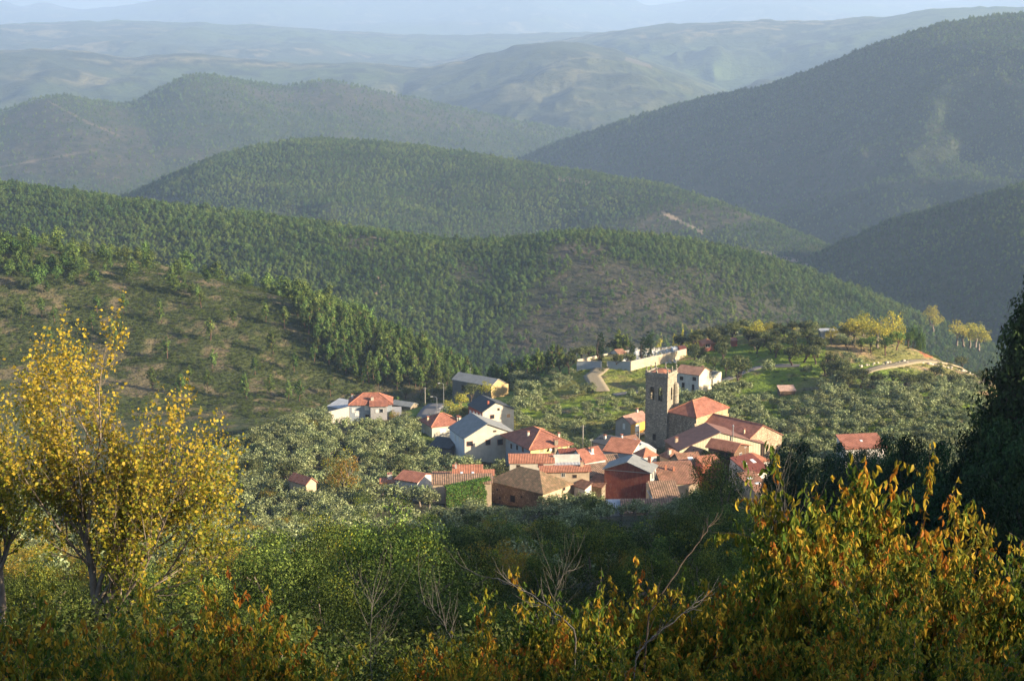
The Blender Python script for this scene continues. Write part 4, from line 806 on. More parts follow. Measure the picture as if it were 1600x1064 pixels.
# tower
def tower():
    c = P(1043.5, 586, 464); a = R(62); S = 7.0; g = T(c.x, c.y); H = c.z - g
    r = bpy.data.objects.new("church_tower", None); COL.objects.link(r); r.location = (c.x, c.y, g); r.rotation_euler = (0, 0, a); tag(r, "tall square stone bell tower with open arches and pinnacles", "tower")
    print("TOWER height", H, [H - 0])
    t = .9
    def arch_wall(ux, uy, ox, oy, holes, z0, z1):
        """one wall of the belfry with arched openings; (ox,oy) start, (ux,uy) along, thickness inwards to the left of u"""
        nx, ny = -uy, ux; mb = MB(); seg = []; u = 0
        def blk(u0, u1, a0, a1):
            if a1 - a0 < .01 or u1 - u0 < .01: return
            p = [(ox + ux * u0, oy + uy * u0), (ox + ux * u1, oy + uy * u1), (ox + ux * u1 + nx * t, oy + uy * u1 + ny * t), (ox + ux * u0 + nx * t, oy + uy * u0 + ny * t)]; mb.prism(p, a0, a1)
        for (hc, hw, hz0, hz1) in holes:
            blk(u, hc - hw, z0, z1); blk(hc - hw, hc + hw, z0, hz0); n = 8
            for k in range(n):
                u0 = hc - hw + 2 * hw * k / n; u1 = hc - hw + 2 * hw * (k + 1) / n; um = abs((u0 + u1) / 2 - hc) / hw; blk(u0, u1, hz1 + hw * math.sqrt(1 - um * um), z1)
            u = hc + hw
        blk(u, S - t, z0, z1); return mb
    zb = H - 12.3        # string course
    m = MB(); m.box(0, S, 0, S, -2.5, zb); m.build("shaft", ASHLAR, r)
    m = MB(); m.box(-.16, S + .16, -.16, S + .16, zb + .002, zb + .35); m.build("string_course", ASHLAR, r)
    z0 = zb + .352; zc = H - .9
    two = [(S * .33, .72, zb + 4.2, zb + 7.6), (S * .70, .72, zb + 4.2, zb + 7.6)]; one = [(S * .45, .55, zb + 4.2, zb + 7.4)]
    bel = MB()
    for ux, uy, ox, oy, hs in ((1, 0, 0, 0, one), (0, 1, S, 0, two), (-1, 0, S, S, one), (0, -1, 0, S, [(S - a_, b_, c_, d_) for a_, b_, c_, d_ in two][::-1])):
        q = arch_wall(ux, uy, ox, oy, hs, z0, zc); o = len(bel.v); bel.v += q.v; bel.f += [tuple(i + o for i in f) for f in q.f]; bel.uv += q.uv; bel.m += q.m
    b = bel.build("belfry", ASHLAR, r)
    m = MB(); m.box(t + .01, S - t - .01, t + .01, S - t - .01, z0, z0 + .2); m.build("belfry_floor", TIMBER, b)
    m = MB(); m.box(-.1, S + .1, -.1, S + .1, zb + 7.4, zb + 7.55) if False else m.box(-.28, S + .28, -.28, S + .28, zc + .002, zc + .42); m.build("cornice", ASHLAR, r)
    m = MB(); zz = zc + .424; th = .4
    for x0, x1, y0, y1 in ((-.1, S + .1, -.1, th), (-.1, S + .1, S - th, S + .1), (-.1, th, th + .002, S - th - .002), (S - th, S + .1, th + .002, S - th - .002)): m.box(x0, x1, y0, y1, zz, zz + .75)
    par = m.build("parapet", ASHLAR, r)
    pts = [(i * S / 2 + .1, j * S / 2 + .1) for i in range(3) for j in range(3) if (i, j) != (1, 1)]
    for x, y in pts:
        x = min(max(x, .15), S - .15); y = min(max(y, .15), S - .15)
        m = MB(); m.box(x - .24, x + .24, y - .24, y + .24, zz + .752, zz + 1.25); m.lathe(x, y, [(.18, zz + 1.25), (.13, zz + 1.8), (.26, zz + 1.95), (.2, zz + 2.2), (.03, zz + 2.45)], 8); m.build("pinnacle", ASHLAR, par)
    m = MB(); k = S - 1.0; ap = (S / 2, S / 2, zz + 1.5)
    cs = [(.5, .5, zz + .3), (k + .5, .5, zz + .3), (k + .5, k + .5, zz + .3), (.5, k + .5, zz + .3)]
    for i in range(4): m.poly([cs[i], cs[(i + 1) % 4], ap])
    m.poly(cs[::-1]); m.build("roof", T_OR, r)
    # bells in the arches
    for (x, y) in ((.5, S * .30), (.5, S * .67), (S * .45, .5)):
        m = MB(); m.lathe(x, y, [(.52, zb + 5.0), (.40, zb + 5.3), (.30, zb + 5.9), (.16, zb + 6.2), (.02, zb + 6.3)], 12); bl = m.build("bell", m_bronze, r); m = MB(); m.box(x - .1, x + .1, y - .1, y + .1, zb + 6.3, zb + 7.9); m.box(x - .12, x + .12, y - .7, y + .7, zb + 6.9, zb + 7.1) if x < 1 else m.box(x - .5, x + .5, y - .12, y + .12, zb + 6.9, zb + 7.1); m.build("yoke", TIMBER, bl)
    # small arched doorway window low on the left face and the outside stair
    m = MB(); yy = S * .57; m.box(-.05, .03, yy - .5, yy + .5, 3.3, 5.2); m.lathe(0, 0, [(0.01, 0), (.01, .01)], 3); m.build("low_window", DARKHOLE, r)
    m = MB()
    for k in range(9): m.box(-1.6, -.02, 1.0 + k * .42, 1.0 + (k + 1) * .42 - .003, -.8, .3 + k * .3)
    m.build("outside_stair", RUBBLE, r)
    # round stair turret on the right face
    m = MB(); m.lathe(S * .80, -.15, [(1.1, -2), (1.1, H - 4.4), (.9, H - 3.6), (.1, H - 3.1)], 16); m.build("stair_turret", ASHLAR, r)
m_bronze = m_plain("bronze", (.10, .09, .06), .45, .8); tower()
h = House("long_stone_house", "long house with stone end gable and red roof right of the church", "house", 1172, 684, 1084, 1222, 447, 43, 2.6, m_stone("gable_stone", (.28, .20, .13), (.42, .32, .22), (.52, .42, .30), 2.2), T_RED, "gy", ridge=.38, over=.35, drop=1.8, hb=8).ridges(T_OR); h.chimpx(1164, 677, .5, BUFF)
h = House("corrugated_barn", "big cream corrugated barn with brown roof and flue pipe", "barn", 1061, 704, 1050, 1196.5, 440, 15, 4.4, CORR, S_BROWN, "gy", ridge=.47, over=.35, hb=6, WL=11, lwall=TIMBER)
for k in range(2): h.win("R", 1190 + k * 3.3, 703, .45, 3.4, "hole")
t_, z_ = h.loc(1144, 695, "R"); m = MB(); m.lathe(t_, -.35, [(.14, z_ - 3), (.14, z_ + 5.4), (.26, z_ + 5.45), (.26, z_ + 5.7), (.05, z_ + 5.95)], 10); m.build("flue_pipe", METAL, h.root)
h.chimpx(1057, 687, .8, BUFF)
h = House("timber_porch_house", "timber clad house with orange roof and open porch", "house", 1147, 704.5, 1107, 1170, 424, 50, 1.5, TIMBER, T_OR, "gy", ridge=.3, over=.7, hb=5, WR=7.6); h.win("R", 1157, 711, 1.1, 1.2, "glass"); h.win("L", 1138, 713, 1.8, 1.9, "hole").win("L", 1128, 711, 1.8, 1.9, "hole")
h = House("tiled_house", "old brown tiled house left of the timber porch", "house", 1085, 716, 1066, 1116, 428, 38, 1.8, RUBBLE, T_BR, "gy", ridge=.5, over=.3, hb=5, WR=7)
h = House("maroon_roof_house", "white walled house with maroon tiled roof and two skylights", "house", 1171, 741, 1153, 1203, 402, 33, 2.6, WHITE, T_DK, "gx", ridge=.95, over=.4, hb=4, WL=8).skylight(.3, .55, .8, 1.3).skylight(.72, .55, 1.1, 1.5)
h = House("back_tiled_house", "plain orange roof behind the maroon roof", "house", 1168, 724, 1146, 1202, 412, 28, 1.6, WHITE, T_OR, "hip", over=.4, hb=5)
h = House("skylight_house", "small brown tiled house with pale skylights below the maroon roof", "house", 1180, 768, 1171, 1205, 384, 26, 2.4, BUFF, T_BR, "shed_y", over=.3, hb=4, WL=8).skylight(.4, .65, 1.6, .7).skylight(.55, .35, 1.6, .7)
h = House("far_red_roof_house", "red roofed house with one skylight among the dark right trees", "house", 1322, 702, 1308, 1384, 424, 10, 2.0, WHITE, T_RED, "shed_y", over=.3, hb=4, WL=7).ridges(T_RED).skylight(.5, .5, .7, .8)
# beyond the tower
h = House("farm_house", "pale farmhouse with brown roof and yard behind the tower", "house", 1092.5, 587, 1056, 1111.5, 532, 55, 1.9, m_plaster("sunny_plaster", (.62, .52, .38)), m_tile("farm_tiles", (.34, .18, .12), (.42, .24, .16)), "gy", ridge=.45, over=.25, lwall=WHITE, hb=6.2)  # right face plaster tinted with the sunlight that falls on it
h.win("L", 1065, 591, 1.2, 1.1, "hole").win("L", 1085, 592, 1.2, 1.1, "hole").win("L", 1067.5, 603, .9, 2.2, "hole").win("L", 1083, 606, .8, 2.2, "hole"); h.chim(.85, .3, .6, .8, BUFF)
h.box("yard_wall", CREAM, h.WR + .01, h.WR + 7.5, 0, .35, h.base - 1, h.h - 1.6); h.box("yard_wall", CREAM, h.WR + 7.15, h.WR + 7.5, .36, 6, h.base - 1, h.h - 1.6); h.box("yard_roof", S_DARK, h.WR + .01, h.WR + 7.1, 2.2, 6, h.h - 2.4, h.h - 2.2)
h = House("garden_shed", "small timber shed with pinkish roof alone on the green slope", "shed", 1219, 611, 1217.5, 1243, 524, 6, .9, TIMBER, m_tile("pale_tiles", (.45, .27, .2), (.55, .38, .3)), "shed_y", over=.25, WL=3.5, hb=2.6)
h = House("far_red_house", "low red roofed house at the top of the hill behind the cemetery", "house", 1099, 537, 1090, 1117, 590, 12, 1.2, m_plaster("red_wash", (.42, .14, .09)), T_OR, "hip", over=.4, WL=5, hb=2.6); h.win("R", 1106, 540, 1.6, 1.2, "glass")
h = House("dark_red_shed", "dark red shed at the far corner of the cemetery", "shed", 1062, 545, 1060, 1073, 586, 8, .3, REDTRIM, T_DK, "shed_y", over=.1, WL=3, hb=2.6)
h = House("hilltop_canopy", "flat pale canopy roof on the lawn at the hill top", "canopy", 1283, 518, 1282, 1308, 586, 3, .2, m_plaster("canopy_grey", (.42, .42, .42)), S_PALE, "flat", over=.5, WL=4, hb=2.4)
h = House("hilltop_shed", "little red hut near the autumn trees on the skyline of the hill", "hut", 1144, 533, 1143, 1152, 592, 5, .5, REDTRIM, T_RED, "shed_y", over=.2, WL=3, hb=2)

# television aerials on some of the ridges
for h in HOUSES:
    if h.hips and h.WR > 6 and h.WL > 5 and "house" in h.root.name and len(h.root["label"]) % 2:
        (ax, ay, az_), (bx, by, _) = h.hips[-1]; x, y = ax * .3 + bx * .7, ay * .3 + by * .7
        V, Fq = tubes([(np.array([(x, y, az_ - .3), (x, y, az_ + 2.2)]), np.array([.045, .035]))] + [(np.array([(x - .5, y, az_ + 2.1 - .18 * q), (x + .5, y, az_ + 2.1 - .18 * q)]), np.array([.025, .025])) for q in range(3)], 4); link("aerial", mesh_np("aerial", V, [Fq], METAL), h.roof)
# ivy wall next to the barn
def ivy_wall():
    a, b = P(697, 762, 380), P(764, 756, 388); g = min(T(a.x, a.y), T(b.x, b.y)); dx, dy = b.x - a.x, b.y - a.y; L = math.hypot(dx, dy)
    r = bpy.data.objects.new("ivy_wall", None); COL.objects.link(r); r.location = (a.x, a.y, g); r.rotation_euler = (0, 0, math.atan2(dy, dx)); tag(r, "high wall wholly grown over with green ivy left of the barn", "wall")
    H0, H1 = a.z - g, b.z - g + 1.2; mb = MB(); n = 1
    mb.poly([(0, 0, -2), (L, 0, -2), (L, 0, H1), (0, 0, H0)]); mb.poly([(0, .6, -2), (0, .6, H0), (L, .6, H1), (L, .6, -2)]); mb.poly([(0, 0, H0), (L, 0, H1), (L, .6, H1), (0, .6, H0)]); mb.poly([(0, 0, -2), (0, 0, H0), (0, .6, H0), (0, .6, -2)]); mb.poly([(L, 0, -2), (L, .6, -2), (L, .6, H1), (L, 0, H1)]); mb.build("wall", BARNW, r)
    rng = np.random.default_rng(5); N = 9000; u = rng.uniform(-.3, L + .2, N); top = H0 + (H1 - H0) * u / L; w = rng.uniform(size=N) ** .8; z = -1 + (top + 1.3) * w; bul = 1.0 * np.clip(fbm(u * .6, z * .6, 7, 3) - .15, 0, 1)
    C = np.column_stack([u, -bul - rng.uniform(0, .35, N), z]); k = rng.uniform(size=N) < .12; C[k, 1] = rng.uniform(-.5, .7, k.sum()); C[k, 2] = top[k] + rng.uniform(0, .7, k.sum())
    V, Fq, cc = leaf_cloud(rng, C, np.tile([0, -.8, .4], (N, 1)), .27, pick(rng, N, [(.05, .13, .02), (.09, .19, .03), (.03, .07, .015), (.13, .24, .04)]), .9, .55); link("ivy", mesh_np("ivy", V, [Fq], leafm, cc), r)
ivy_wall()

# ------------------------------------------------------------------ cemetery
def wall_run(name, pts, hgt, mat, label, thick=.35, cope=True):
    """a garden wall along photo points (px, py of its top, D)"""
    q = [P(*p) for p in pts]; r = bpy.data.objects.new(name, None); COL.objects.link(r); g0 = T(q[0].x, q[0].y); r.location = (q[0].x, q[0].y, g0); tag(r, label, "wall")
    mb = MB(); mc = MB()
    for a, b in zip(q, q[1:]):
        d = Vector((b.x - a.x, b.y - a.y, 0)); L = d.length; d /= L; n = Vector((-d.y, d.x, 0)) * thick / 2; m = max(1, int(L / 5))
        for i in range(m):
            s0, s1 = a.lerp(b, i / m), a.lerp(b, (i + 1) / m); A, B = s0 - q[0], s1 - q[0]; zt0, zt1 = s0.z - g0, s1.z - g0; lo = min(T(s0.x, s0.y), T(s1.x, s1.y)) - g0 - 1
            p = [(A.x + n.x, A.y + n.y), (A.x - n.x, A.y - n.y), (B.x - n.x, B.y - n.y), (B.x + n.x, B.y + n.y)]; z = [zt0, zt0, zt1, zt1]
            for j in range(4):
                k = (j + 1) % 4; mb.poly([(*p[j], lo), (*p[k], lo), (*p[k], z[k]), (*p[j], z[j])])
            k = 1.25; pc = [((x - (A.x + B.x) / 2) * 1 + (A.x + B.x) / 2 + (n.x if j in (0, 3) else -n.x) * .3, y + (n.y if j in (0, 3) else -n.y) * .3, z[j] + .16) for j, (x, y) in enumerate(p)]; mc.slab(pc, .155)
    mb.build("masonry", mat, r)
    if cope: mc.build("coping", concrete, r)
    return r
DC = 568
gw = wall_run("cemetery_wall", [(901.5, 565, 572), (939, 565, 570)], 0, BLUEW, "shaded grey front wall of the cemetery left of its gate")  # shade of the front wall put into its blue-grey colour
wall_run("cemetery_wall", [(949.5, 565, 569), (985, 565, 566)], 0, BLUEW, "shaded grey front wall of the cemetery right of its gate")
sunw = m_plaster("sunlit_lime", (.50, .40, .28), .35)  # warmth of the sunlit side put into this wall colour
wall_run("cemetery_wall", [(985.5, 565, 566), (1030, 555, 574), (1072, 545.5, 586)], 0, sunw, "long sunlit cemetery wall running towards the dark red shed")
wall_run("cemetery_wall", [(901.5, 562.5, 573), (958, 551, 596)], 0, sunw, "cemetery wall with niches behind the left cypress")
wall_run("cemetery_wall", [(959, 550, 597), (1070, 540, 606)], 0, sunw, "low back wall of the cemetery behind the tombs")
wall_run("retaining_wall", [(497, 648, 505), (545, 636, 516)], 0, concrete, "sloping concrete wall left of the grey house")
gt = MB(); c = P(944.5, 565, 570); g = T(c.x, c.y)
for x in (-1.15, 1.15): gt.box(x - .25, x + .25, -.3, .3, -1, 2.5)
gr = bpy.data.objects.new("cemetery_gate", None); COL.objects.link(gr); gr.location = (c.x, c.y, c.z - 2.6); tag(gr, "iron gate between white pillars in the cemetery front wall", "gate"); gt.build("pillar_pair", WHITE, gr)
gt = MB(); [gt.box(-.85 + k * .2, -.82 + k * .2, -.02, .02, -.1, 2.2) for k in range(9)]; gt.box(-.9, .9, -.03, .03, 2.2, 2.28); gt.build("iron_bars", DARKHOLE, gr)
h = House("cemetery_chapel", "little chapel with brown roof inside the cemetery walls", "chapel", 966, 553.5, 960, 978, 590, 30, 1.2, WHITE, T_BR, "gx", over=.2, WL=5, hb=3)
def tomb_mesh(kind_, seed):
    mb = MB(); rng = random.Random(seed)
    if kind_ == 0: mb.box(-.5, .5, -1.1, 1.1, 0, .5); mb.box(-.42, .42, .8, 1.0, .502, 1.3); mb.box(-.07, .07, .86, .96, 1.302, 2.0); mb.box(-.3, .3, .86, .96, 1.62, 1.74)
    elif kind_ == 1: mb.box(-.6, .6, -1.2, 1.2, 0, .7); mb.box(-.5, .5, .9, 1.15, .702, 1.9)
    else: mb.box(-.9, .9, -1, 1, 0, 2.2); mb.slab([(-1.05, -1.15, 2.35), (1.05, -1.15, 2.35), (1.05, 1.15, 2.35), (-1.05, 1.15, 2.35)], .14); mb.box(-.06, .06, -.06, .06, 2.36, 3.1); mb.box(-.28, .28, -.05, .05, 2.7, 2.82)
    return mb
marble = [m_plain("white_marble", (.70, .70, .70), .35), m_plain("grey_granite", (.22, .24, .28), .35), m_plain("pale_stone", (.55, .52, .47), .6)]
tms = []
for k in range(5):
    o = tomb_mesh([0, 1, 2, 0, 1][k], k).build("headstone", marble[[0, 1, 0, 2, 2][k]]); tms.append(o)
rnd = random.Random(4); nt_ = 0; tomb_objs = []
tlab = ["white marble tomb with a cross", "dark granite slab tomb", "white burial vault with a small cross", "pale stone tomb with a cross", "pale slab tomb with upright headstone"]
for row in range(6):
    for col_ in range(13):
        D = 577 + row * 4.3 + rnd.uniform(-.5, .5); px = 975 + row * 3 + col_ * 6.6 + rnd.uniform(-1, 1)
        if px > 1062 or abs(px - 988) < 4: continue
        p = P(px, 560, D); z = T(p.x, p.y); k = rnd.choice([0, 0, 1, 2, 3, 3, 4])
        o = tms[k] if nt_ == k else tms[k].copy()
        if nt_ != k: COL.objects.link(o)
        nt_ += 1; o.location = (p.x, p.y, z - .25); o.rotation_euler = (0, 0, R(15 + rnd.uniform(-4, 4))); s_ = rnd.uniform(.75, 1.0); o.scale = (s_, s_, s_ * rnd.uniform(.8, 1.1)); tag(o, None, "tomb")
        o["k"] = k; tomb_objs.append(o)
used = set(id(o) for o in tomb_objs)
for t_ in tms:
    if t_.name not in [o.name for o in tomb_objs]: bpy.data.objects.remove(t_)

# ------------------------------------------------------------------ lamps, poles, walls, rocks
def lamp_post(px, pt, D, hgt, label, side=1, arm=True):
    p = P(px, pt, D); g = T(p.x, p.y); H = max(p.z - g, 3); r = bpy.data.objects.new("street_lamp" if arm else "utility_pole", None); COL.objects.link(r); r.location = (p.x, p.y, p.z - H); tag(r, label, "street lamp" if arm else "pole")
    m = MB(); m.lathe(0, 0, [(.16, -.5), (.12, .4), (.07, H)], 8) if arm else m.lathe(0, 0, [(.17, -.5), (.12, H)], 8); m.build("pole", METAL if arm else concrete, r)
    if arm:
        V, Fq = tubes([(np.array([(0, 0, H - .1), (-.4 * side, 0, H + .25), (-1.3 * side, 0, H + .3)]), np.array([.05, .05, .04]))], 5); link("arm", mesh_np("arm", V, [Fq], METAL), r)
        m = MB(); m.box(-1.75 * side - .25, -1.75 * side + .55 * side, -.14, .14, H + .22, H + .36) if side > 0 else m.box(1.2, 2.0, -.14, .14, H + .22, H + .36); m.build("lamp_head", FRAMEW, r)
    else:
        m = MB(); m.box(-.7, .7, -.05, .05, H - .5, H - .38); m.build("crossarm", METAL, r)
lamp_post(693, 600, 548, 8, "tall street lamp beside the bend of the road"); lamp_post(682.5, 621, 505, 8, "street lamp standing above the red hip roof left of the bushes")
lamp_post(695.5, 639, 492, 6, "short street lamp between the road and the white house", 1); lamp_post(664, 605, 560, 8, "weathered utility pole by the bend of the road", 1, False)
lamp_post(911, 664, 446, 9, "bare concrete pole rising between yellow house and tower", 1, False); lamp_post(999, 657, 462, 8, "thin utility pole in front of the ochre balcony house", 1, False)
LAND += [(580, 630, "grey hip roofed house"), (690, 670, "white red roofed house"), (750, 690, "big white house"), (770, 640, "black roofed house"), (750, 600, "grey roofed warehouse"), (845, 695, "yellow house"),
         (825, 760, "stone barn"), (730, 735, "two skylights roof"), (473, 750, "isolated red hut"), (1000, 760, "red brick house"), (1030, 620, "bell tower"), (1100, 660, "church"), (1195, 700, "stone gable house"),
         (1080, 590, "pale farmhouse"), (1230, 608, "pinkish roofed shed"), (945, 570, "cemetery gate"), (1040, 555, "cemetery tombs"), (1100, 530, "hilltop red house"), (1300, 520, "hilltop canopy"), (1343, 693, "lone red roof with skylight"), (1460, 555, "orange earth bank"), (665, 640, "village road"), (985, 670, "ochre balcony house")]
# tombs: told apart by kind and rank from the gate
cnt = {}
for o in sorted(tomb_objs, key=lambda o: (o.location.x + 0)):
    k = o["k"]; cnt[k] = cnt.get(k, 0) + 1
    q = proj(*o.location)
    tag(o, "%s, %s of its sort counted from the gate end" % (tlab[k], "%d%s" % (cnt[k], "th" if 10 <= cnt[k] % 100 <= 20 else {1: "st", 2: "nd", 3: "rd"}.get(cnt[k] % 10, "th"))), None, "tombs in the cemetery"); del o["k"]
def rock_mesh(seed):
    rng = np.random.default_rng(seed); import bmesh
    bm = bmesh.new(); bmesh.ops.create_icosphere(bm, subdivisions=2, radius=.5); V = np.array([v.co for v in bm.verts]); Fq = np.array([[v.index for v in f.verts] for f in bm.faces]); bm.free()
    V *= (1 + (fbm(V[:, 0] * 2 + seed, V[:, 1] * 2 + V[:, 2], seed, 3) - .5)[:, None] * .9) * np.array([1, .8, .65]); return mesh_np("boulder", V, [Fq], m_rock)
m_rock = m_plaster("pale_rock", (.50, .42, .33), .3); rks = [rock_mesh(k) for k in range(4)]; rl = []
rr = random.Random(8)
for i in range(70):
    t = i / 70
    if i < 46: px, py, D = 1345 + 185 * t * 70 / 46 + rr.uniform(-4, 4), 0, 552 + 40 * t + rr.uniform(-1.5, 1.5)
    else: px, py, D = 1410 + rr.uniform(0, 110), 0, 530 + rr.uniform(0, 30)
    p = P(px, 566, D); s_ = rr.uniform(.5, 1.5) * (1 if i < 46 else .7); o = link("boulder", rks[i % 4], None, (p.x, p.y, T(p.x, p.y) + .1 * s_), rr.uniform(0, 6)); o.scale = (s_ * 1.3, s_, s_); tag(o, None, "rock"); rl.append((px, o, i < 46))
rl.sort(key=lambda q: q[0]); n1 = n2_ = 0
for px, o, edge in rl:
    if edge: n1 += 1; tag(o, "pale boulder edging the hill track, %d%s along it from the left" % (n1, {1: "st", 2: "nd", 3: "rd"}.get(n1 % 10 if n1 % 100 not in (11, 12, 13) else 0, "th")), None, "boulders along the hill track")
    else: n2_ += 1; tag(o, "pale boulder on the rubbly bank below the track, %d%s from its left end" % (n2_, {1: "st", 2: "nd", 3: "rd"}.get(n2_ % 10 if n2_ % 100 not in (11, 12, 13) else 0, "th")), None, "boulders on the bank")
# ------------------------------------------------------------------ plants set out over the land
rng = np.random.default_rng(77)
def grid_pts(x0, x1, y0, y1, st, seed):
    r = np.random.default_rng(seed); gx, gy = np.meshgrid(np.arange(x0, x1, st), np.arange(y0, y1, st)); n = gx.size
    return gx.ravel() + r.uniform(-.42, .42, n) * st, gy.ravel() + r.uniform(-.42, .42, n) * st
FOOT = []
for h in HOUSES:
    cs = [(h.c.x + h.uR[0] * i + h.uL[0] * j, h.c.y + h.uR[1] * i + h.uL[1] * j) for i in (0, h.WR) for j in (0, h.WL)]
    g = h.g + max(h.base + 1.2, -6); pxs = [proj(x, y, h.z_e)[0] for x, y in cs]; eave = proj(h.c.x, h.c.y, h.z_e)[1]; base = proj(h.c.x, h.c.y, g)[1]
    FOOT.append((min(pxs), max(pxs), min(c[1] for c in cs), eave, base, h))
def clear_of_houses(x, y, z, r, top, frac=.45, wpx=0):
    px, py = proj(x, y, z); _, pt = proj(x, y, z + top)
    for a, b, yn, ev, bs, h in FOOT:
        dx, dy = x - h.c.x, y - h.c.y; u = dx * h.uR[0] + dy * h.uR[1]; v = dx * h.uL[0] + dy * h.uL[1]
        if -r < u < h.WR + r and -r < v < h.WL + r: return False
        if a - wpx < px < b + wpx and y < yn + 6 and pt < bs - frac * (bs - ev): return False
    return True
ROADPTS = [(P(*p).x, P(*p).y) for p in [(660, 668, 495), (664, 650, 512), (672, 640, 528), (686, 632, 545), (700, 628, 556), (1250, 560, 556), (1190, 556, 560), (1130, 566, 548), (1076, 569, 545), (1020, 576, 542), (960, 584, 536), (925, 574, 560), (1560, 552, 600), (1500, 556, 590), (1462, 560, 575), (1420, 563, 562), (1350, 566, 545)]]
def near_road(x, y, d=4.5):
    for (a, b), (c, e) in zip(ROADPTS, ROADPTS[1:]):
        L = math.hypot(c - a, e - b)
        if L > 26: continue
        t = max(0, min(1, ((x - a) * (c - a) + (y - b) * (e - b)) / L ** 2))
        if math.hypot(x - a - t * (c - a), y - b - t * (e - b)) < d: return True
    return False
def road_sight(px, py): return 636 < px < 700 and 618 < py < 668
# olive groves and oaks of the shelf the village stands on
cx, cy = grid_pts(-210, 260, 372, 640, 4.6, 3); cz = terrain(cx, cy); cpx, cpy = proj(cx, cy, cz); nz = fbm(cx / 22, cy / 22, 301, 3); rn = rng.uniform(size=len(cx))
olives, oaks, goldens, rustys = [], [], [], []
vis = visible(cx, cy, cz + 5)
for i in np.argsort(cy):
    x, y, z, px, py, n, u = cx[i], cy[i], cz[i], cpx[i], cpy[i], nz[i], rn[i]
    if not vis[i] or px < 330 or near_road(x, y) or road_sight(px, py): continue
    if 895 < px < 1078 and 545 < y < 606: continue          # cemetery and its forecourt
    k = None
    if px < 800 and py > 636 + max(0, 540 - px) * .35:
        k = "olive" if u < .93 else ("rusty" if u < .96 else "oak")
    elif px < 800: k = "oak" if (u < .35 and py > 612 and px > 540) else None
    elif py > 765: k = "olive" if u < .8 else "rusty" if u < .9 else None
    elif px < 1062:
        if py > 590: k = "olive" if n > .50 and u < .86 or u < .34 else None
        elif px > 850 and py > 582: k = "olive" if u < .5 else None
    elif px < 1540:
        if py > 612: k = "olive" if u < .92 else None
        elif py > 585 and px > 1300: k = "oak" if u < .8 else "olive"
        elif py > 560: k = "oak" if u < .18 else ("olive" if u < .62 and n > .42 else None)
        elif py > 520 and px < 1330: k = "oak" if u < .30 else ("olive" if u < .42 else None)
        if px > 1345 and 540 < py < 604 and y > 500: k = None if u < .97 else "oak"
        if k and 1180 < px < 1275 and 590 < py < 628: k = None
        if k and 1130 < px < 1230 and 540 < py < 566 and u > .12: k = None
    if k is None: continue
    top = 4.2 if k == "olive" else 5.5
    if not clear_of_houses(x, y, z, 1.6, top, .42 if py < 740 else .25, 5 if y > 500 else 2): continue
    {"olive": olives, "oak": oaks, "rusty": rustys}[k].append((x, y, z))
print("olives", len(olives), "oaks", len(oaks))
def put(kd, x, y, s0, s1, wide=1.0): return kd.place(x, y, float(rng.uniform(s0, s1)), float(rng.uniform(0, 6.28)), wide * float(rng.uniform(.9, 1.15)))
r_ = rng.permutation(len(olives)); shown = sorted(olives, key=lambda q: q[1]); ind_ol = shown[:290]; rest_ol = shown[290:]
for q in ind_ol:
    k_ = (.72 if q[0] < .103 * q[1] else .92) if q[0] > 8 and q[1] > 440 else 1.0; put(olive, q[0], q[1], .72 * k_, 1.08 * k_)
for q in oaks: put(oak, q[0], q[1], .6, .95)
for q in rustys: put(rusty, q[0], q[1], .6, 1.0)
def at(kd, px, pyt, D, wpx=None, label=None, group=None, rz=None, minh=None):
    """a plant whose top shows at (px, pyt) when it stands D metres away; wpx = its width in photo pixels"""
    p = P(px, pyt, D); g = T(p.x, p.y)
    if wpx and D > 300:
        for k in range(30):
            if p.z - g < 1.25 * wpx / F * D or kd.name == "cypress_tree": break
            D += 3; p = P(px, pyt, D); g = T(p.x, p.y)
    H = max(p.z - g, minh or 1.0); s = H / kd.h
    me = kd.v[0][0]; wm = max(v.co.x for v in me.vertices) - min(v.co.x for v in me.vertices) if not hasattr(kd, "wm") else kd.wm; kd.wm = wm
    wide = (wpx / F * D / (wm * s)) if wpx else 1.0
    o = kd.place(p.x, p.y, s, float(rng.uniform(0, 6.28)) if rz is None else rz, wide, p.z - H if p.z - H < g else g, label, group); return o
# cypresses of the cemetery
for px, py, D, w_, lb in [(938.5, 518, 576, 11, "cypress standing alone by the cemetery gate"), (988, 534, 572, 9, "smallest cypress at the corner of the cemetery wall"), (1005, 525, 576, 10, "slim cypress beside the tallest one in the cemetery"), (1015, 515, 582, 12, "tallest dark cypress among the cemetery tombs")]:
    at(cypress, px, py, D, w_ * 1.45, lb, "cypresses in the cemetery")
for px, py, D, w_ in [(890, 553, 572, 26), (905, 543, 585, 26), (918, 541, 590, 28), (877, 560, 566, 24), (960, 531, 612, 30), (975, 532, 612, 30), (965, 553, 562, 22), (983, 551, 561, 22), (1091, 540, 560, 28), (1128, 535, 560, 32), (1085, 538, 565, 24), (1155, 556, 520, 42), (1135, 560, 526, 26), (1240, 542, 556, 36), (1258, 538, 560, 40), (1300, 550, 545, 30), (1215, 524, 575, 30), (1275, 542, 556, 30)]: at(oak, px, py, D, w_)
gl = [(1030, 522, 600, 14), (1055, 522, 604, 12), (1066, 516, 600, 12), (1082, 517, 600, 14), (1092, 516, 602, 16), (1105, 518, 600, 10), (1165, 508, 596, 18), (1183, 501, 598, 26), (1200, 505, 598, 18), (1207, 502, 600, 12), (1220, 510, 600, 9), (1240, 509, 600, 9), (1180, 530, 580, 16), (1335, 497, 572, 36), (1350, 490, 575, 30), (1372, 497, 572, 40), (1395, 489, 575, 36), (1405, 497, 578, 26), (1320, 505, 570, 26), (1300, 512, 572, 24)]
for q in gl: at(golden, *q)
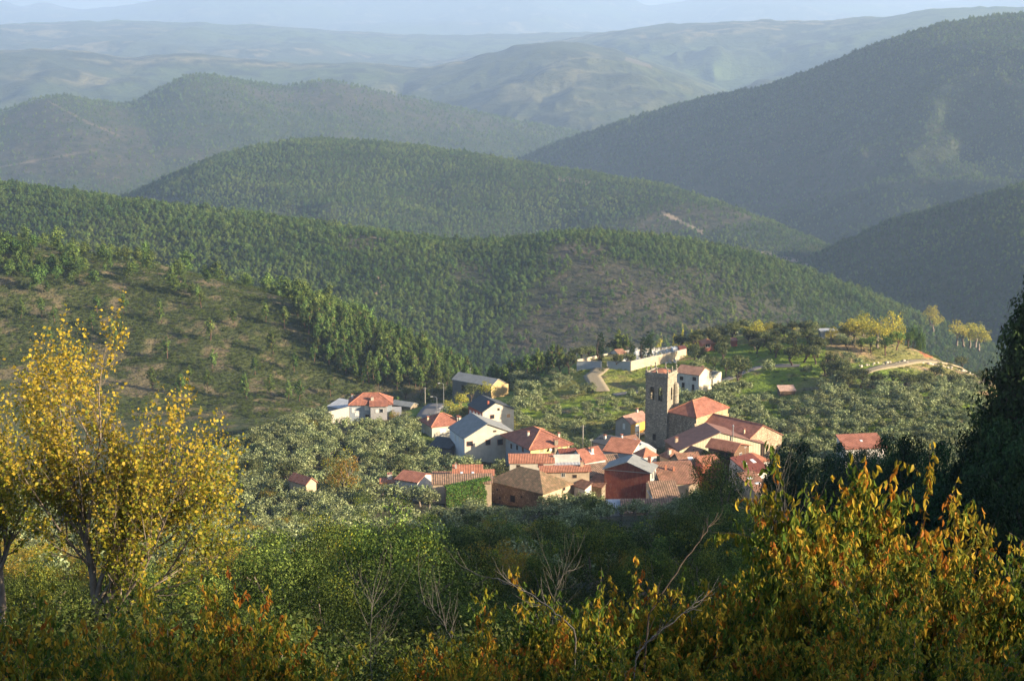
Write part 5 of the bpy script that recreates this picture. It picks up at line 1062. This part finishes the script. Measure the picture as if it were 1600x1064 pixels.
for q in [(1347, 528, 566, 22), (1363, 526, 566, 22), (1385, 527, 564, 26), (1402, 518, 566, 26), (1421, 519, 568, 22), (1430, 508, 574, 24), (1440, 520, 574, 18)]: at(roundp, *q)
for q in [(760, 596, 545, 24), (735, 600, 540, 30), (722, 612, 530, 26), (702, 625, 515, 26), (716, 632, 505, 26), (752, 675, 434, 24), (768, 695, 432, 20), (1253, 755, 380, 20)]: at(oak if q[0] % 2 else golden, *q)
for q in [(700 + 21 * i, 338 + (i * 7) % 17) for i in range(18)]:
    o_ = P(q[0], 700, q[1]); put(olive, o_.x, o_.y, .7, .95)
for q in [(858, 371), (884, 372), (905, 374), (930, 375), (640, 376), (668, 374), (612, 376), (462, 362), (490, 360), (468, 366), (482, 365), (494, 367), (474, 358), (700, 428), (675, 434), (735, 426), (715, 424), (655, 378), (915, 368), (870, 362), (1310, 396), (1350, 394), (1378, 398), (1330, 392)]:
    o_ = P(q[0], 700, q[1]); put(olive, o_.x, o_.y, .95, 1.2)
at(nearpine, 1318, 694, 300, 84, "dark pine under the left end of the lone red roof", "dark pines on the right"); at(nearpine, 1356, 698, 290, 80, "dark pine right under the skylight of the lone red roof", "dark pines on the right")
at(rusty, 535, 706, 380, 74); at(rusty, 615, 640, 500, 24); at(rusty, 600, 754, 380, 22); at(rusty, 700, 733, 389, 26); at(rusty, 1015, 706, 411, 30)
# yellow poplars in the valley beyond the hill
vg = []
for px, py, D in [(1330 + k * 13, 506 - k * .4, 900) for k in range(0)] + [(1497, 503, 950), (1508, 505, 960), (1517, 507, 960), (1526, 506, 955), (1532, 512, 940), (1455, 478, 1150), (1460, 488, 1150)]:
    p = P(px, py, D); o = golden.place(p.x, p.y, 2.2, rng.uniform(0, 6), 1.0, p.z - 13 if p.z - 13 > T(p.x, p.y) - 3 else T(p.x, p.y)); vg.append(o)
# green trees of the shaded slope below the viewpoint
big = [(615, 796, 82, 300, "tall leafy green tree below the barn, lit at its crown"), (430, 838, 74, 300, "broad leafy green tree just right of the yellow poplar"), (505, 815, 100, 200, "leafy tree between the two broad green crowns"), (300, 868, 66, 250, "dark leafy tree behind the poplar trunk"),
       (650, 880, 62, 330, "dark rounded tree below the tall leafy green tree"), (520, 905, 56, 260, "leafy tree low in the shade below the broad green one"), (740, 850, 96, 170, "leafy tree under the rusty bushes below the village"), (400, 940, 50, 260, "shaded leafy tree above the hanging cherry shoots"),
       (1120, 716, 215, 165, "big dark green tree hiding the roofs right of the brick house"), (1060, 790, 180, 130, "rounded green tree below the barrel tile store"), (1150, 785, 170, 150, "green tree in front of the big dark green one"), (930, 832, 120, 150, "dark green tree speckled with yellow below the olives"),
       (1010, 850, 110, 150, "leafy tree beside the yellow speckled one"), (850, 860, 110, 130, "green tree left of the yellow speckled one"), (1100, 860, 95, 150, "green tree behind the bare twigs"), (1180, 850, 80, 140, "green tree hidden behind the tall cherry"), (200, 860, 70, 200, "leafy tree behind the forked poplar trunk"), (60, 880, 62, 200, "leafy tree at the far left behind the poplars"), (760, 930, 60, 200, "green tree behind the long bare branch")]
for px, py, D, w_, lb in big: at(green, px, py, D, w_ * .82, lb, "leafy trees on the shaded slope")
for px, py, D, w_, lb in [(1245, 690, 190, 110, "dark pine right of the maroon roof"), (1215, 712, 200, 70, "dark pine beside the big dark green tree"), (1390, 684, 170, 90, "dark pine behind the lone red roof"), (1425, 676, 150, 100, "tall dark pine right of the lone red roof"), (1300, 720, 180, 90, "dark pine under the lone red roof"), (1345, 735, 160, 100, "dark pine behind the tall cherry"),
                          (1475, 690, 135, 120, "wide dark pine left of the big conifer"), (1530, 672, 120, 130, "dark pine at the foot of the big conifer"), (1460, 740, 120, 150, "shaded pine above the right cherries"), (1580, 650, 105, 170, "dark pine under the big conifer at the frame edge"), (1540, 740, 95, 170, "lowest dark pine above the right cherries"), (1400, 780, 120, 120, "shaded pine behind the highest cherry shoots")]:
    at(nearpine, px, py, D, w_, lb, "dark pines on the right")
at(conifer, 1636, 385, 118, 250, "huge dark conifer rising at the right edge of the view", None)
at(conifer, 1572, 560, 128, 90, "narrow dark conifer just left of the huge one", None)
# mixed scrub woods between the slope and the village
midgreen = kind("green_tree", "tree", 7, 3.4, 95, 34, .26, GREEN + [(.14, .17, .04)], leafm, bark, 3, 15, .3, rz_=2.9, cr=.75, surf=.45, low=-.5, jit=.65, tone=.3, pal2=YG, f2=.08)
cx, cy = grid_pts(-130, 130, 118, 378, 7.2, 9); cz = terrain(cx, cy); v2 = visible(cx, cy, cz + 6); nn = fbm(cx / 26, cy / 26, 55, 3); uu = rng.uniform(size=len(cx))
for i in np.nonzero(v2)[0]:
    x, y, z = cx[i], cy[i], cz[i]; px, py = proj(x, y, z)
    if px > 1540 or y < 128: continue
    olivey = (y > 250 and uu[i] < .85 and px < 1120) or (uu[i] < .25)
    if not clear_of_houses(x, y, z, 2, 4.5, .3): continue
    if olivey: (ind_ol.append((x, y, z)), put(olive, x, y, .75, 1.05)) if len(olive.items) < 296 else rest_ol.append((x, y, z))
    elif nn[i] > .5 or px > 1150: put(midgreen, x, y, .55, .85)
    else: put(rusty, x, y, .7, 1.1)
print("olive", len(olive.items), "mid", len(midgreen.items), "rusty", len(rusty.items), "oak", len(oak.items))
label_all(olive.items, "silvery olive tree", "olive trees around the village"); label_all(oak.items, "dark round oak", "oaks on the hill and round the village"); label_all(rusty.items, "rusty autumn tree", "autumn trees and bushes below the village"); label_all(midgreen.items, "small green tree", "small green trees below the village")
label_all([o for o in golden.items if o not in vg], "yellow autumn tree", "yellow trees on the hill"); label_all(vg, "yellow poplar in the dark valley", "yellow trees in the valley"); label_all(roundp.items, "round bright green pine", "round pines on the hill")

# ------------------------------------------------------------------ woods and scrub no one could count: instances on points
def scatter(name, pts, scl, protos, label, wide=None):
    pts = np.asarray(pts, np.float32); n = len(pts); me = bpy.data.meshes.new(name); me.vertices.add(n); me.vertices.foreach_set("co", pts.ravel()); r = np.random.default_rng(n)
    a = me.attributes.new("scl", 'FLOAT_VECTOR', 'POINT'); s3 = np.repeat(np.asarray(scl, np.float32)[:, None], 3, 1)
    if wide is not None: s3[:, :2] *= np.asarray(wide)[:, None]
    a.data.foreach_set("vector", s3.ravel()); a = me.attributes.new("rz", 'FLOAT_VECTOR', 'POINT'); q = np.zeros((n, 3), np.float32); q[:, 2] = r.uniform(0, 6.28, n); q[:, :2] = r.normal(size=(n, 2)) * .05; a.data.foreach_set("vector", q.ravel())
    a = me.attributes.new("pick", 'INT', 'POINT'); a.data.foreach_set("value", r.integers(0, len(protos), n).astype(np.int32)); me.update()
    ng = bpy.data.node_groups.new(name, 'GeometryNodeTree'); ng.interface.new_socket("Geometry", in_out='INPUT', socket_type='NodeSocketGeometry'); ng.interface.new_socket("Geometry", in_out='OUTPUT', socket_type='NodeSocketGeometry')
    N = ng.nodes; L = ng.links; gi = N.new("NodeGroupInput"); go = N.new("NodeGroupOutput"); iop = N.new("GeometryNodeInstanceOnPoints"); jg = N.new("GeometryNodeJoinGeometry")
    for p in protos[::-1]:
        oi = N.new("GeometryNodeObjectInfo"); oi.inputs[0].default_value = p; oi.inputs[1].default_value = True; oi.transform_space = 'ORIGINAL'; L.new(oi.outputs["Geometry"], jg.inputs[0])
    def na(nm, t): x = N.new("GeometryNodeInputNamedAttribute"); x.data_type = t; x.inputs[0].default_value = nm; return x.outputs[0]
    L.new(gi.outputs[0], iop.inputs["Points"]); L.new(jg.outputs[0], iop.inputs["Instance"]); iop.inputs["Pick Instance"].default_value = True; L.new(na("pick", 'INT'), iop.inputs["Instance Index"])
    e2r = N.new("FunctionNodeEulerToRotation"); L.new(na("rz", 'FLOAT_VECTOR'), e2r.inputs[0]); L.new(e2r.outputs[0], iop.inputs["Rotation"]); L.new(na("scl", 'FLOAT_VECTOR'), iop.inputs["Scale"]); L.new(iop.outputs[0], go.inputs[0])
    o = link(name, me); md = o.modifiers.new("scatter", 'NODES'); md.node_group = ng; tag(o, label, None, None, "stuff"); print("SCATTER", name, n); return o
def crowns(kd): return [[c for c in o.children if c.name.startswith("crown")][0] for o in kd.items[:len(kd.v)]]

# pines: the nearest ones are trees of their own, the rest is forest
cand = []
def add_pines(x0, x1, y0, y1, st, seed, f):
    x, y = grid_pts(x0, x1, y0, y1, st, seed); m = np.abs(x / y) < .345; x, y = x[m], y[m]; z, zid = terrain(x, y, True); px, py = proj(x, y, z)
    v = visible(x, y, z + 12); x, y, z, zid, px, py = x[v], y[v], z[v], zid[v], px[v], py[v]; u = np.random.default_rng(seed).uniform(size=len(x)); ok = u < f(x, y, z, zid, px, py); cand.append(np.stack([x[ok], y[ok], z[ok]], 1)); return ok.sum()
def shrubhill(x, y, z, zid, px, py):
    n = fbm(x / 30, y / 30, 401, 3); d = np.zeros(len(x)) + .035
    line = np.interp(px, [440, 480, 520, 560, 620, 700, 760], [470, 530, 575, 600, 612, 612, 612]); d = np.where((px > 455) & (px < 770) & (py < line + (n - .5) * 40), .95, d)
    d = np.where((px < 130) & (py > 385 + px * .1) & (py < 440), .8 * (n > .38), d); d = np.where((px > 300) & (px < 420) & (py > 480) & (py < 545) & (n > .5), .3, d)
    d = np.where((px > 150) & (px < 470) & (py < 442 + (px - 150) * .2) & (n > .52), .25, d); d = np.where((px > 760) & (px < 880), .8, d)
    return d * (zid == 0)
add_pines(-300, 60, 610, 860, 4.2, 21, shrubhill)
dens = lambda k: (lambda x, y, z, zid, px, py: np.where(zid == k, 1 - .86 * heath_mask(px, py, zid, fbm(x / 90, y / 90, 104, 4)), 0) * np.where(py > 0, 1, 0))
add_pines(-700, 800, 860, 1800, 3.7, 22, dens(2)); add_pines(-1150, 1150, 1800, 3400, 5.8, 23, dens(3)); add_pines(300, 1000, 1500, 2900, 6.5, 24, dens(4))
add_pines(0, 1650, 2200, 5300, 8.5, 25, dens(5)); add_pines(-1900, 700, 3500, 5600, 15, 26, dens(6))
add_pines(-250, 420, 660, 1200, 7.0, 27, lambda x, y, z, zid, px, py: np.where((zid == 0) & (y > 690) & (px > 700), .75, 0))
C = np.vstack(cand); C = C[np.argsort(C[:, 1])]; v = visible(C[:, 0], C[:, 1], C[:, 2] + 5); idx = np.nonzero(v)[0][:290]; msk = np.ones(len(C), bool); msk[idx] = False
for i in idx: pine.place(C[i, 0], C[i, 1], float(rng.uniform(.85, 1.4)), float(rng.uniform(0, 6.28)), float(rng.uniform(.7, 1.0)))
LAND += [(60, 430, "left pine clump"), (180, 400, "left hill crest"), (300, 450, "bare rocky patch"), (480, 480, "upper bright pinewood"), (560, 540, "middle bright pinewood"), (650, 580, "lower bright pinewood"), (730, 595, "pinewood tip")]
label_all(pine.items, "slender green pine", "pines on the near hill")
far = C[msk]; sc_ = np.clip(rng.lognormal(-.12, .28, len(far)), .4, 1.8) * np.interp(far[:, 1], [600, 860, 1000, 3000, 5500], [1.0, .92, .60, .85, 1.35])
scatter("forest", far, sc_, crowns(pine), "pine forest covering the hills beyond the village", rng.uniform(1.05, 1.5, len(far)))
if rest_ol: scatter("olive_grove_trees", np.array(rest_ol), rng.uniform(.72, 1.08, len(rest_ol)) * np.where((np.array(rest_ol)[:, 0] > 8) & (np.array(rest_ol)[:, 1] > 440), np.where(np.array(rest_ol)[:, 0] < .103 * np.array(rest_ol)[:, 1], .74, .98), 1.0), crowns(olive), "silver olive trees filling the farther groves")
# low scrub of the left hill, of the slopes and under the trees
bush0 = bush.place(P(742, 640, 470).x, P(742, 640, 470).y, .8, 0, 1.1, label="small green bush behind the white red roofed house"); bush1 = bush.place(P(905, 600, 540).x, 540, .7, 1, 1.1, label="small bush on the meadow below the cemetery"); bush2 = bush.place(P(1240, 640, 480).x, 480, .8, 2, 1.1, label="small bush among the olives right of the church")
sp = []; ss = []
def add_scrub(x0, x1, y0, y1, st, seed, f, s0, s1, lim=.36):
    x, y = grid_pts(x0, x1, y0, y1, st, seed); m = np.abs(x / y) < lim; x, y = x[m], y[m]; z, zid = terrain(x, y, True); px, py = proj(x, y, z); v = visible(x, y, z + 3); x, y, z, zid, px, py = [q[v] for q in (x, y, z, zid, px, py)]
    r = np.random.default_rng(seed); ok = r.uniform(size=len(x)) < f(x, y, z, zid, px, py)
    if y0 < 640: ok &= np.array([(not near_road(a, b, 4)) and clear_of_houses(a, b, c, .8, 1.2, .2) for a, b, c in zip(x, y, z)])
    sp.append(np.stack([x[ok], y[ok], z[ok] - .15], 1)); ss.append(r.uniform(s0, s1, ok.sum()))
add_scrub(-320, 120, 585, 800, 2.1, 31, lambda x, y, z, zid, px, py: np.clip((fbm(x / 26, y / 26, 101, 4) * .5 + fbm(x / 6, y / 6, 102, 3) * .5 < .56) * .85 + .15, 0, 1) * (px < 860), .22, .75)
add_scrub(-110, 250, 380, 640, 4.2, 32, lambda x, y, z, zid, px, py: .35 + .35 * ((y > 625) | (px > 1200)), .35, .8)
add_scrub(-500, 700, 900, 1700, 7, 33, lambda x, y, z, zid, px, py: .75 * heath_mask(px, py, zid, .5 + 0 * px), .6, 1.5)
far_n = sum(len(a) for a in sp); scatter("scrub", np.vstack(sp), np.concatenate(ss), crowns(bush), "low scrub and heather dotting the slopes"); sp.clear(); ss.clear()
thick = kind("thicket", "shrub", 2.4, 1.6, 60, 44, .1, [(.035, .055, .012), (.06, .085, .018), (.02, .03, .008), (.09, .10, .03)], leafm, bark, 3, 19, .3, cr=.5, surf=.4, jit=.4, tone=.3)
for k, (px, D, lb) in enumerate([(470, 33, "leafy thicket at the bottom between the cherry shoots"), (680, 31, "leafy thicket at the foot of the leaning bare sapling"), (560, 36, "leafy thicket behind the dead grey sapling")]): q = P(px, 1000, D); thick.place(q.x, q.y, 1.0, k, 1.0, label=lb)
def near_ok(x, y, z, zid, px, py): return np.where(y > 60, .9, .75) * (px < 2600)
add_scrub(-130, 130, 30, 128, 2.6, 34, near_ok, .7, 1.3, .5); scatter("undergrowth", np.vstack(sp), np.concatenate(ss), crowns(thick), "dense green undergrowth on the shaded slope")
# ------------------------------------------------------------------ poplars and cherries close to the viewpoint
POP = dict(taper=.5, wob=.07, trop=.34, kids=1, prob=.76, ang=.62, len=.66, leafdepth=1, **{"from": 0})
def woody(name, label, cat, px, pyb, D, seed, stems, P_, leaf, mat, bk, group=None, rz=0, leafname="crown"):
    """own skeleton for each: stems = [(direction, length, radius, depth)]"""
    r = np.random.default_rng(seed); base = P(px, pyb, D); g = T(base.x, base.y); z0 = min(base.z, g) ; out = []; tips = []
    for off, d, L, rad, dep in stems: grow(r, np.array(off, float), d, L, rad, dep, P_, out, tips)
    rt = bpy.data.objects.new(name, None); COL.objects.link(rt); rt.location = (base.x, base.y, z0); rt.rotation_euler = (0, 0, rz); tag(rt, label, cat, group)
    big_ = [b for b in out if b[1][0] > .012]; small = [b for b in out if b[1][0] <= .012]
    V, Fq = tubes(big_, 7); link("trunk", mesh_np("trunk", V, [Fq], bk, smooth=True), rt)
    if small: V, Fq = tubes([(a, b * .6) for a, b in small], 3); link("twigs", mesh_np("twigs", V, [Fq], bk), rt)
    me = leaf(r, tips, out); link(leafname, me, rt); return rt, out, tips
def poplar_leaves(per, size, zsplit, mat):
    def f(r, tips, out):
        C = []; H = max(b[0][:, 2].max() for b in out)
        for pts, dep in tips:
            L = np.linalg.norm(pts[-1] - pts[0]); n = max(2, int(per * L)); t = r.uniform(.1, 1, n) * (len(pts) - 1); i = np.minimum(t.astype(int), len(pts) - 2); q = pts[i] + (pts[i + 1] - pts[i]) * (t - i)[:, None] + r.normal(size=(n, 3)) * .03; C.append(q)
        C = np.vstack(C); n = len(C); h = C[:, 2] / H + r.normal(size=n) * .13
        gold = pick(r, n, [(.50, .36, .045), (.58, .42, .05), (.42, .31, .04), (.36, .34, .05)]); grn = pick(r, n, [(.16, .20, .025), (.26, .27, .03), (.38, .32, .03), (.10, .14, .02)]); k = np.clip((h - zsplit) * 3.2, 0, 1); k = (r.uniform(size=n) < k)[:, None]
        c = np.where(k, gold, grn); V, Fq, cc = leaf_cloud(r, C, r.normal(size=(n, 3)), size, c, .85, .9); print("LEAVES poplar", n, H); return mesh_np("crown", V, [Fq], mat, cc)
    return f
pm = m_leaf("poplar_leaves", .45, .006, .06, .45)
k_ = 1.26
def st(*q): return [((o[0], o[1], o[2] + 2.7), d, L * k_, r, 4) for o, d, L, r in q]
stems = [((0, 0, 0), (.04, 0, 1), 3.0, .125, 0)] + st(((.1, .1, -.3), (1.5, .1, .75), 2.3, .06), ((.1, -.1, -.2), (1.2, -.3, .9), 2.3, .065), ((.06, 0, -.1), (-.10, 0, 1), 2.3, .13), ((.1, 0, 0), (.50, .15, 1), 2.3, .10), ((.1, 0, .1), (.85, -.1, .9), 2.1, .08), ((.06, 0, .5), (.25, .3, 1), 2.2, .08), ((-.1, 0, 1.9), (-.5, .1, 1), 2.0, .055), ((-.05, 0, 1.4), (-.75, -.2, 1.1), 1.8, .05), ((.1, 0, .4), (.7, .1, .8), 2.1, .06), ((-.15, 0, 2.2), (.25, -.2, 1), 2.2, .07))
woody("yellow_poplar", "tall forked poplar with golden top leaves and pale trunk", "poplar", 152, 1010, 45, 5, stems, POP, poplar_leaves(6.5, .10, .40, pm), pm, bark)
stems2 = [((0, 0, 0), (.02, 0, 1), 3.0, .14, 0)] + st(((.05, 0, -.1), (.02, 0, 1), 2.1, .11), ((.05, 0, .7), (-.35, .1, 1), 1.9, .07), ((.05, 0, 1.2), (.35, .1, 1), 1.9, .06), ((.05, 0, 1.8), (.1, -.3, 1), 1.7, .05))
woody("yellow_poplar", "thinner golden poplar at the left edge beside the forked one", "poplar", 6, 1010, 47, 9, stems2, POP, poplar_leaves(6.5, .10, .40, pm), pm, bark)

CH_C = np.array([(.045, .085, .015), (.075, .12, .018), (.13, .155, .02), (.24, .20, .022), (.42, .28, .03), (.36, .15, .018), (.24, .065, .015)])
def cherry_leaf_mesh(r, tips, out, per, size, autumn):
    P0 = []; aut = []
    for pts, dep in tips:
        L = np.linalg.norm(np.diff(pts, axis=0), axis=1).sum(); n = max(3, int(per * L)); t = r.uniform(.05, 1, n); t = (np.round(t * 9) / 9 * .6 + t * .4) * (len(pts) - 1); i = np.minimum(t.astype(int), len(pts) - 2); P0.append(pts[i] + (pts[i + 1] - pts[i]) * (t - i)[:, None]); aut.append(np.full(n, r.normal() * .24) + r.normal(size=n) * .13)
    P0 = np.vstack(P0); aut = np.concatenate(aut); n = len(P0); H = P0[:, 2].max(); hh = P0[:, 2] / H
    d = r.normal(size=(n, 3)) * np.array([.55, .55, .28]); d[:, 2] -= .85; d /= np.linalg.norm(d, axis=1)[:, None]; sd_ = np.cross(d, r.normal(size=(n, 3))); sd_ /= np.linalg.norm(sd_, axis=1)[:, None] + 1e-9; nm = np.cross(sd_, d)
    L = size * r.uniform(.6, 1.25, n)[:, None]; W = L * r.uniform(.17, .27, n)[:, None]; b = P0 + r.normal(size=(n, 3)) * .02; cv = r.uniform(.05, .28, n)[:, None]
    m1 = b + d * L * .38 + nm * L * cv * .5; m2 = b + d * L * .75 + nm * L * cv * .35; tip = b + d * L * 1.05 - nm * L * cv * .2; fold = nm * W * .55
    V = np.stack([b, m1, m2, tip, m1 + sd_ * W + fold, m2 + sd_ * W * .75 + fold, m1 - sd_ * W + fold, m2 - sd_ * W * .75 + fold], 1).reshape(-1, 3); o = (np.arange(n) * 8)[:, None]
    tri = np.vstack([o + np.array(q) for q in ([0, 1, 4], [1, 0, 6], [2, 3, 5], [3, 2, 7])]); quad = np.vstack([o + np.array(q) for q in ([1, 2, 5, 4], [2, 1, 6, 7])])
    a = np.clip(autumn - .05 + (hh - .6) * .45 + aut, 0, 1) * 5.6; i = np.minimum(a.astype(int), 5); f = (a - i)[:, None]; c = CH_C[i] * (1 - f) + CH_C[i + 1] * f; c *= r.uniform(.75, 1.2, n)[:, None]
    return V, tri, quad, np.repeat(c, 8, 0), n
cherm = m_leaf("cherry_leaves", .38, .006, .08, .42)
CH = dict(taper=.5, wob=.13, trop=.05, kids=1, prob=.8, ang=.95, len=.66, leafdepth=2, **{"from": 1})
def make_cherry(seed, height, autumn, spread=.55, nst=6, per=17, size=.175, open_top=False):
    r = np.random.default_rng(seed); out = []; tips = []
    grow(r, np.zeros(3), (r.normal() * .06, r.normal() * .06, 1), height * .28, .07, 0, CH, out, [])
    top = out[0][0][-1]
    for k in range(nst):
        a = 6.28 * k / nst + r.uniform(-.4, .4); s_ = spread * r.uniform(.35, 1.2); grow(r, top, (math.cos(a) * s_, math.sin(a) * s_, 1), height * r.uniform(.30, .42), .035, 3, CH, out, tips)
    V, tri, quad, col, n = cherry_leaf_mesh(r, tips, out, per, size, autumn); H = V[:, 2].max(); print("CHERRY", seed, n, H, np.ptp(V[:, 0]))
    cr = mesh_np("crown", V, [tri, quad], cherm, col); Vt, Ft = tubes([b for b in out], 4); return cr, mesh_np("trunk", Vt, [Ft], darkbark if seed % 2 else m_twig, smooth=True), H, np.ptp(V[:, 0])
m_twig = m_bark("grey_twig_bark", (.24, .20, .17))
chv = [make_cherry(s, 5.2, a, sp_w) for s, a, sp_w in [(1, .42, .5), (2, .34, .65), (3, .52, .6), (4, .30, .5), (5, .46, .75)]]
def cherry(px, pyt, D, v, label, wpx=None, group="cherry trees below the viewpoint"):
    cr, tr, H, Wd = chv[v]; p = P(px, pyt, D); g = T(p.x, p.y); h = max(p.z - g, 1.2); s = h / H; wd = (wpx / F * D / (Wd * s)) if wpx else 1; wd = min(max(wd, .7), 1.9)
    o = bpy.data.objects.new("cherry_tree", None); COL.objects.link(o); o.location = (p.x, p.y, g - .05); o.rotation_euler = (0, 0, rng.uniform(0, 6.28)); o.scale = (s * wd, s * wd, s); link("crown", cr, o); link("trunk", tr, o); tag(o, label, "cherry tree", group)
for q in [(1290, 692, 25, 0, "tall cherry tree whose green and gold shoots reach over the dark pines", 260), (1395, 706, 25.5, 2, "cherry tree with the highest orange shoot right of the lone red roof", 230), (1215, 790, 27, 3, "green leaved cherry tree in front of the big dark green tree", 200), (1345, 800, 22, 4, "bushy yellow cherry tree below the two highest cherries", 300),
          (1575, 765, 22, 2, "orange topped cherry tree at the right edge", 220), (1490, 830, 21, 0, "cherry tree left of the orange topped one at the edge", 260), (1160, 868, 24, 1, "rust coloured cherry tree behind the steep bare branch", 240), (1030, 900, 23, 2, "brownish cherry tree in the middle of the lower edge", 230),
          (905, 882, 22, 3, "cherry tree with an upright rusty shoot over the long bare branch", 190), (830, 945, 20, 4, "small orange cherry tree left of the upright rusty shoot", 230), (1110, 955, 18, 2, "low dense cherry tree at the bottom centre", 330), (1400, 880, 18.5, 3, "dense green and yellow cherry tree low on the right", 330),
          (740, 1000, 18, 0, "low cherry tree at the bottom beside the bare saplings", 260), (1260, 945, 17.5, 0, "low cherry tree under the steep bare branch", 330), (1540, 930, 17, 1, "low cherry tree in the bottom right corner", 330), (960, 985, 17.5, 1, "low rusty cherry tree at the bottom left of centre", 280),
          (780, 905, 22.5, 1, "reddish cherry tree just below the long bare branch", 200), (965, 880, 24, 4, "green and rust cherry tree right of the curved bare sapling", 200), (1075, 885, 23, 0, "cherry tree around the foot of the steep dark branch", 200), (690, 965, 21, 2, "small rusty cherry tree left of the long bare branch", 170),
          (1680, 780, 21, 1, "cherry tree mostly beyond the right edge of the view", 300), (1720, 900, 18, 3, "low cherry tree mostly beyond the right edge of the view", 300),
          (225, 905, 19, 1, "cherry tree with hanging green leaves right of the poplar trunk", 110), (315, 878, 20, 2, "cherry shoot with red and green hanging leaves below the broad green tree", 100), (100, 935, 17, 3, "low green cherry tree in the bottom left corner", 200), (8, 880, 16.5, 2, "orange leaved cherry tree at the left edge", 90), (180, 985, 15.5, 3, "lowest green cherry tree at the bottom left", 240), (290, 975, 17, 0, "yellowing cherry tree at the bottom under the red and green shoot", 220), (425, 950, 20, 4, "slim cherry shoot standing free below the dark leafy tree", 60), (610, 1010, 20, 4, "sparse low cherry tree near the bare sapling", 150), (510, 1020, 19, 1, "low yellowing cherry bush between the free shoot and the bare sapling", 200), (1440, 990, 15.5, 2, "nearest cherry tree at the bottom right", 340), (40, 1000, 14.5, 1, "nearest cherry tree at the bottom left corner", 260), (1330, 1020, 15, 4, "nearest cherry tree at the bottom under the dense yellow one", 300), (1060, 1030, 15.5, 0, "nearest cherry tree at the bottom centre", 300), (860, 1035, 16, 3, "nearest cherry tree left of the bottom centre", 260)]:
    cherry(q[0], q[1], q[2], q[3], q[4], q[5])
# bare branches and dead saplings
def bare(name, label, cat, pts, r0, seed, kids=10, mat=None, tw=.5):
    """a bare branch through photo points (px, py, D), rooted in the ground"""
    r = np.random.default_rng(seed); q = [np.array(P(*p)) for p in pts]; q0 = q[0].copy(); g = T(q0[0], q0[1]); rt = bpy.data.objects.new(name, None); COL.objects.link(rt); org = np.array([q0[0], q0[1], g]); rt.location = org; tag(rt, label, cat, "bare branches and dead saplings")
    q = [org + np.array([0, 0, -.3])] + q if q0[2] > g + .2 else q; P0 = np.array(q) - org; t = np.linspace(0, len(P0) - 1, 26); i = np.minimum(t.astype(int), len(P0) - 2); L = P0[i] + (P0[i + 1] - P0[i]) * (t - i)[:, None]; L[2:-1] += r.normal(size=(len(L) - 3, 3)) * .008
    V, Fq = tubes([(L, np.linspace(r0 * .5, r0 * .12, len(L)))], 6); link("stem", mesh_np("stem", V, [Fq], mat or m_twig, smooth=True), rt); br = []; r0 = r0 * .8
    for k in range(kids):
        j = r.integers(8, 25); d = L[j] - L[j - 1]; d /= np.linalg.norm(d); s = r.normal(size=3); s -= d * s.dot(d); s /= np.linalg.norm(s); o = []; grow(r, L[j], d + s * .8, tw * r.uniform(.5, 1.3), r0 * .3, 1, dict(POP, wob=.08, prob=.5), o, []); br += o
    V, Fq = tubes(br, 4); link("twigs", mesh_np("twigs", V, [Fq], mat or m_twig), rt)
pale_twig = m_bark("dead_wood", (.17, .15, .13))
bare("bare_branch", "long bare branch slanting down to the right over the cherries", "branch", [(900, 985, 21), (885, 972, 21), (860, 950, 21.2), (815, 918, 21.5), (770, 903, 21.8), (742, 897, 22)], .028, 2, 9, pale_twig, .35)
bare("bare_branch", "steep dark branch with a few rusty leaves pointing at the tiled store", "branch", [(1010, 965, 20), (1030, 935, 20), (1075, 870, 20.5), (1105, 830, 21), (1122, 800, 21.3)], .03, 3, 5, darkbark, .25)
bare("dead_sapling", "dead grey sapling with fine twigs between the green trees", "sapling", [(580, 1055, 24), (578, 1010, 24), (580, 960, 24), (582, 940, 24)], .018, 4, 14, pale_twig, .6)
bare("dead_sapling", "leaning bare sapling below the dark rounded tree", "sapling", [(740, 1050, 24), (712, 1010, 24.3), (690, 965, 24.6), (652, 935, 25)], .018, 5, 12, pale_twig, .5)
bare("dead_sapling", "thin bare sapling beside the steep dark branch", "sapling", [(1202, 990, 27), (1200, 920, 27), (1204, 850, 27), (1203, 805, 27)], .02, 6, 16, pale_twig, .8)
bare("dead_sapling", "second thin pale sapling right of the steep dark branch", "sapling", [(1228, 990, 27.5), (1230, 900, 27.5), (1226, 840, 27.5), (1228, 815, 27.5)], .016, 7, 14, pale_twig, .8)
bare("dead_sapling", "curved bare sapling rising above the rusty cherries", "sapling", [(862, 985, 24), (868, 925, 24), (876, 900, 24), (893, 888, 24)], .016, 8, 12, pale_twig, .5)
bare("bare_branch", "low bare branch crossing the bottom centre cherries", "branch", [(992, 1050, 18), (995, 1020, 18), (1020, 995, 18), (1060, 965, 18.3), (1100, 925, 18.6)], .022, 9, 7, m_twig, .3)
# ------------------------------------------------------------------ the air
def haze():
    top = max(ZMAX, 4) + 30; bot = ZMIN - 1.5
    mb = MB(); mb.box(-30000, 30000, -30000, 30000, bot, top)
    m = bpy.data.materials.new("haze_air"); m.use_nodes = True; t = m.node_tree; t.nodes.clear()
    o = t.nodes.new("ShaderNodeOutputMaterial"); p = t.nodes.new("ShaderNodeVolumePrincipled")
    p.inputs["Color"].default_value = (.52, .70, 1.0, 1); p.inputs["Density"].default_value = HAZE_D; p.inputs["Anisotropy"].default_value = .2
    t.links.new(p.outputs[0], o.inputs["Volume"])
    ob = mb.build("haze", m); tag(ob, kind="stuff")
HAZE_D = 7.8e-5
haze()
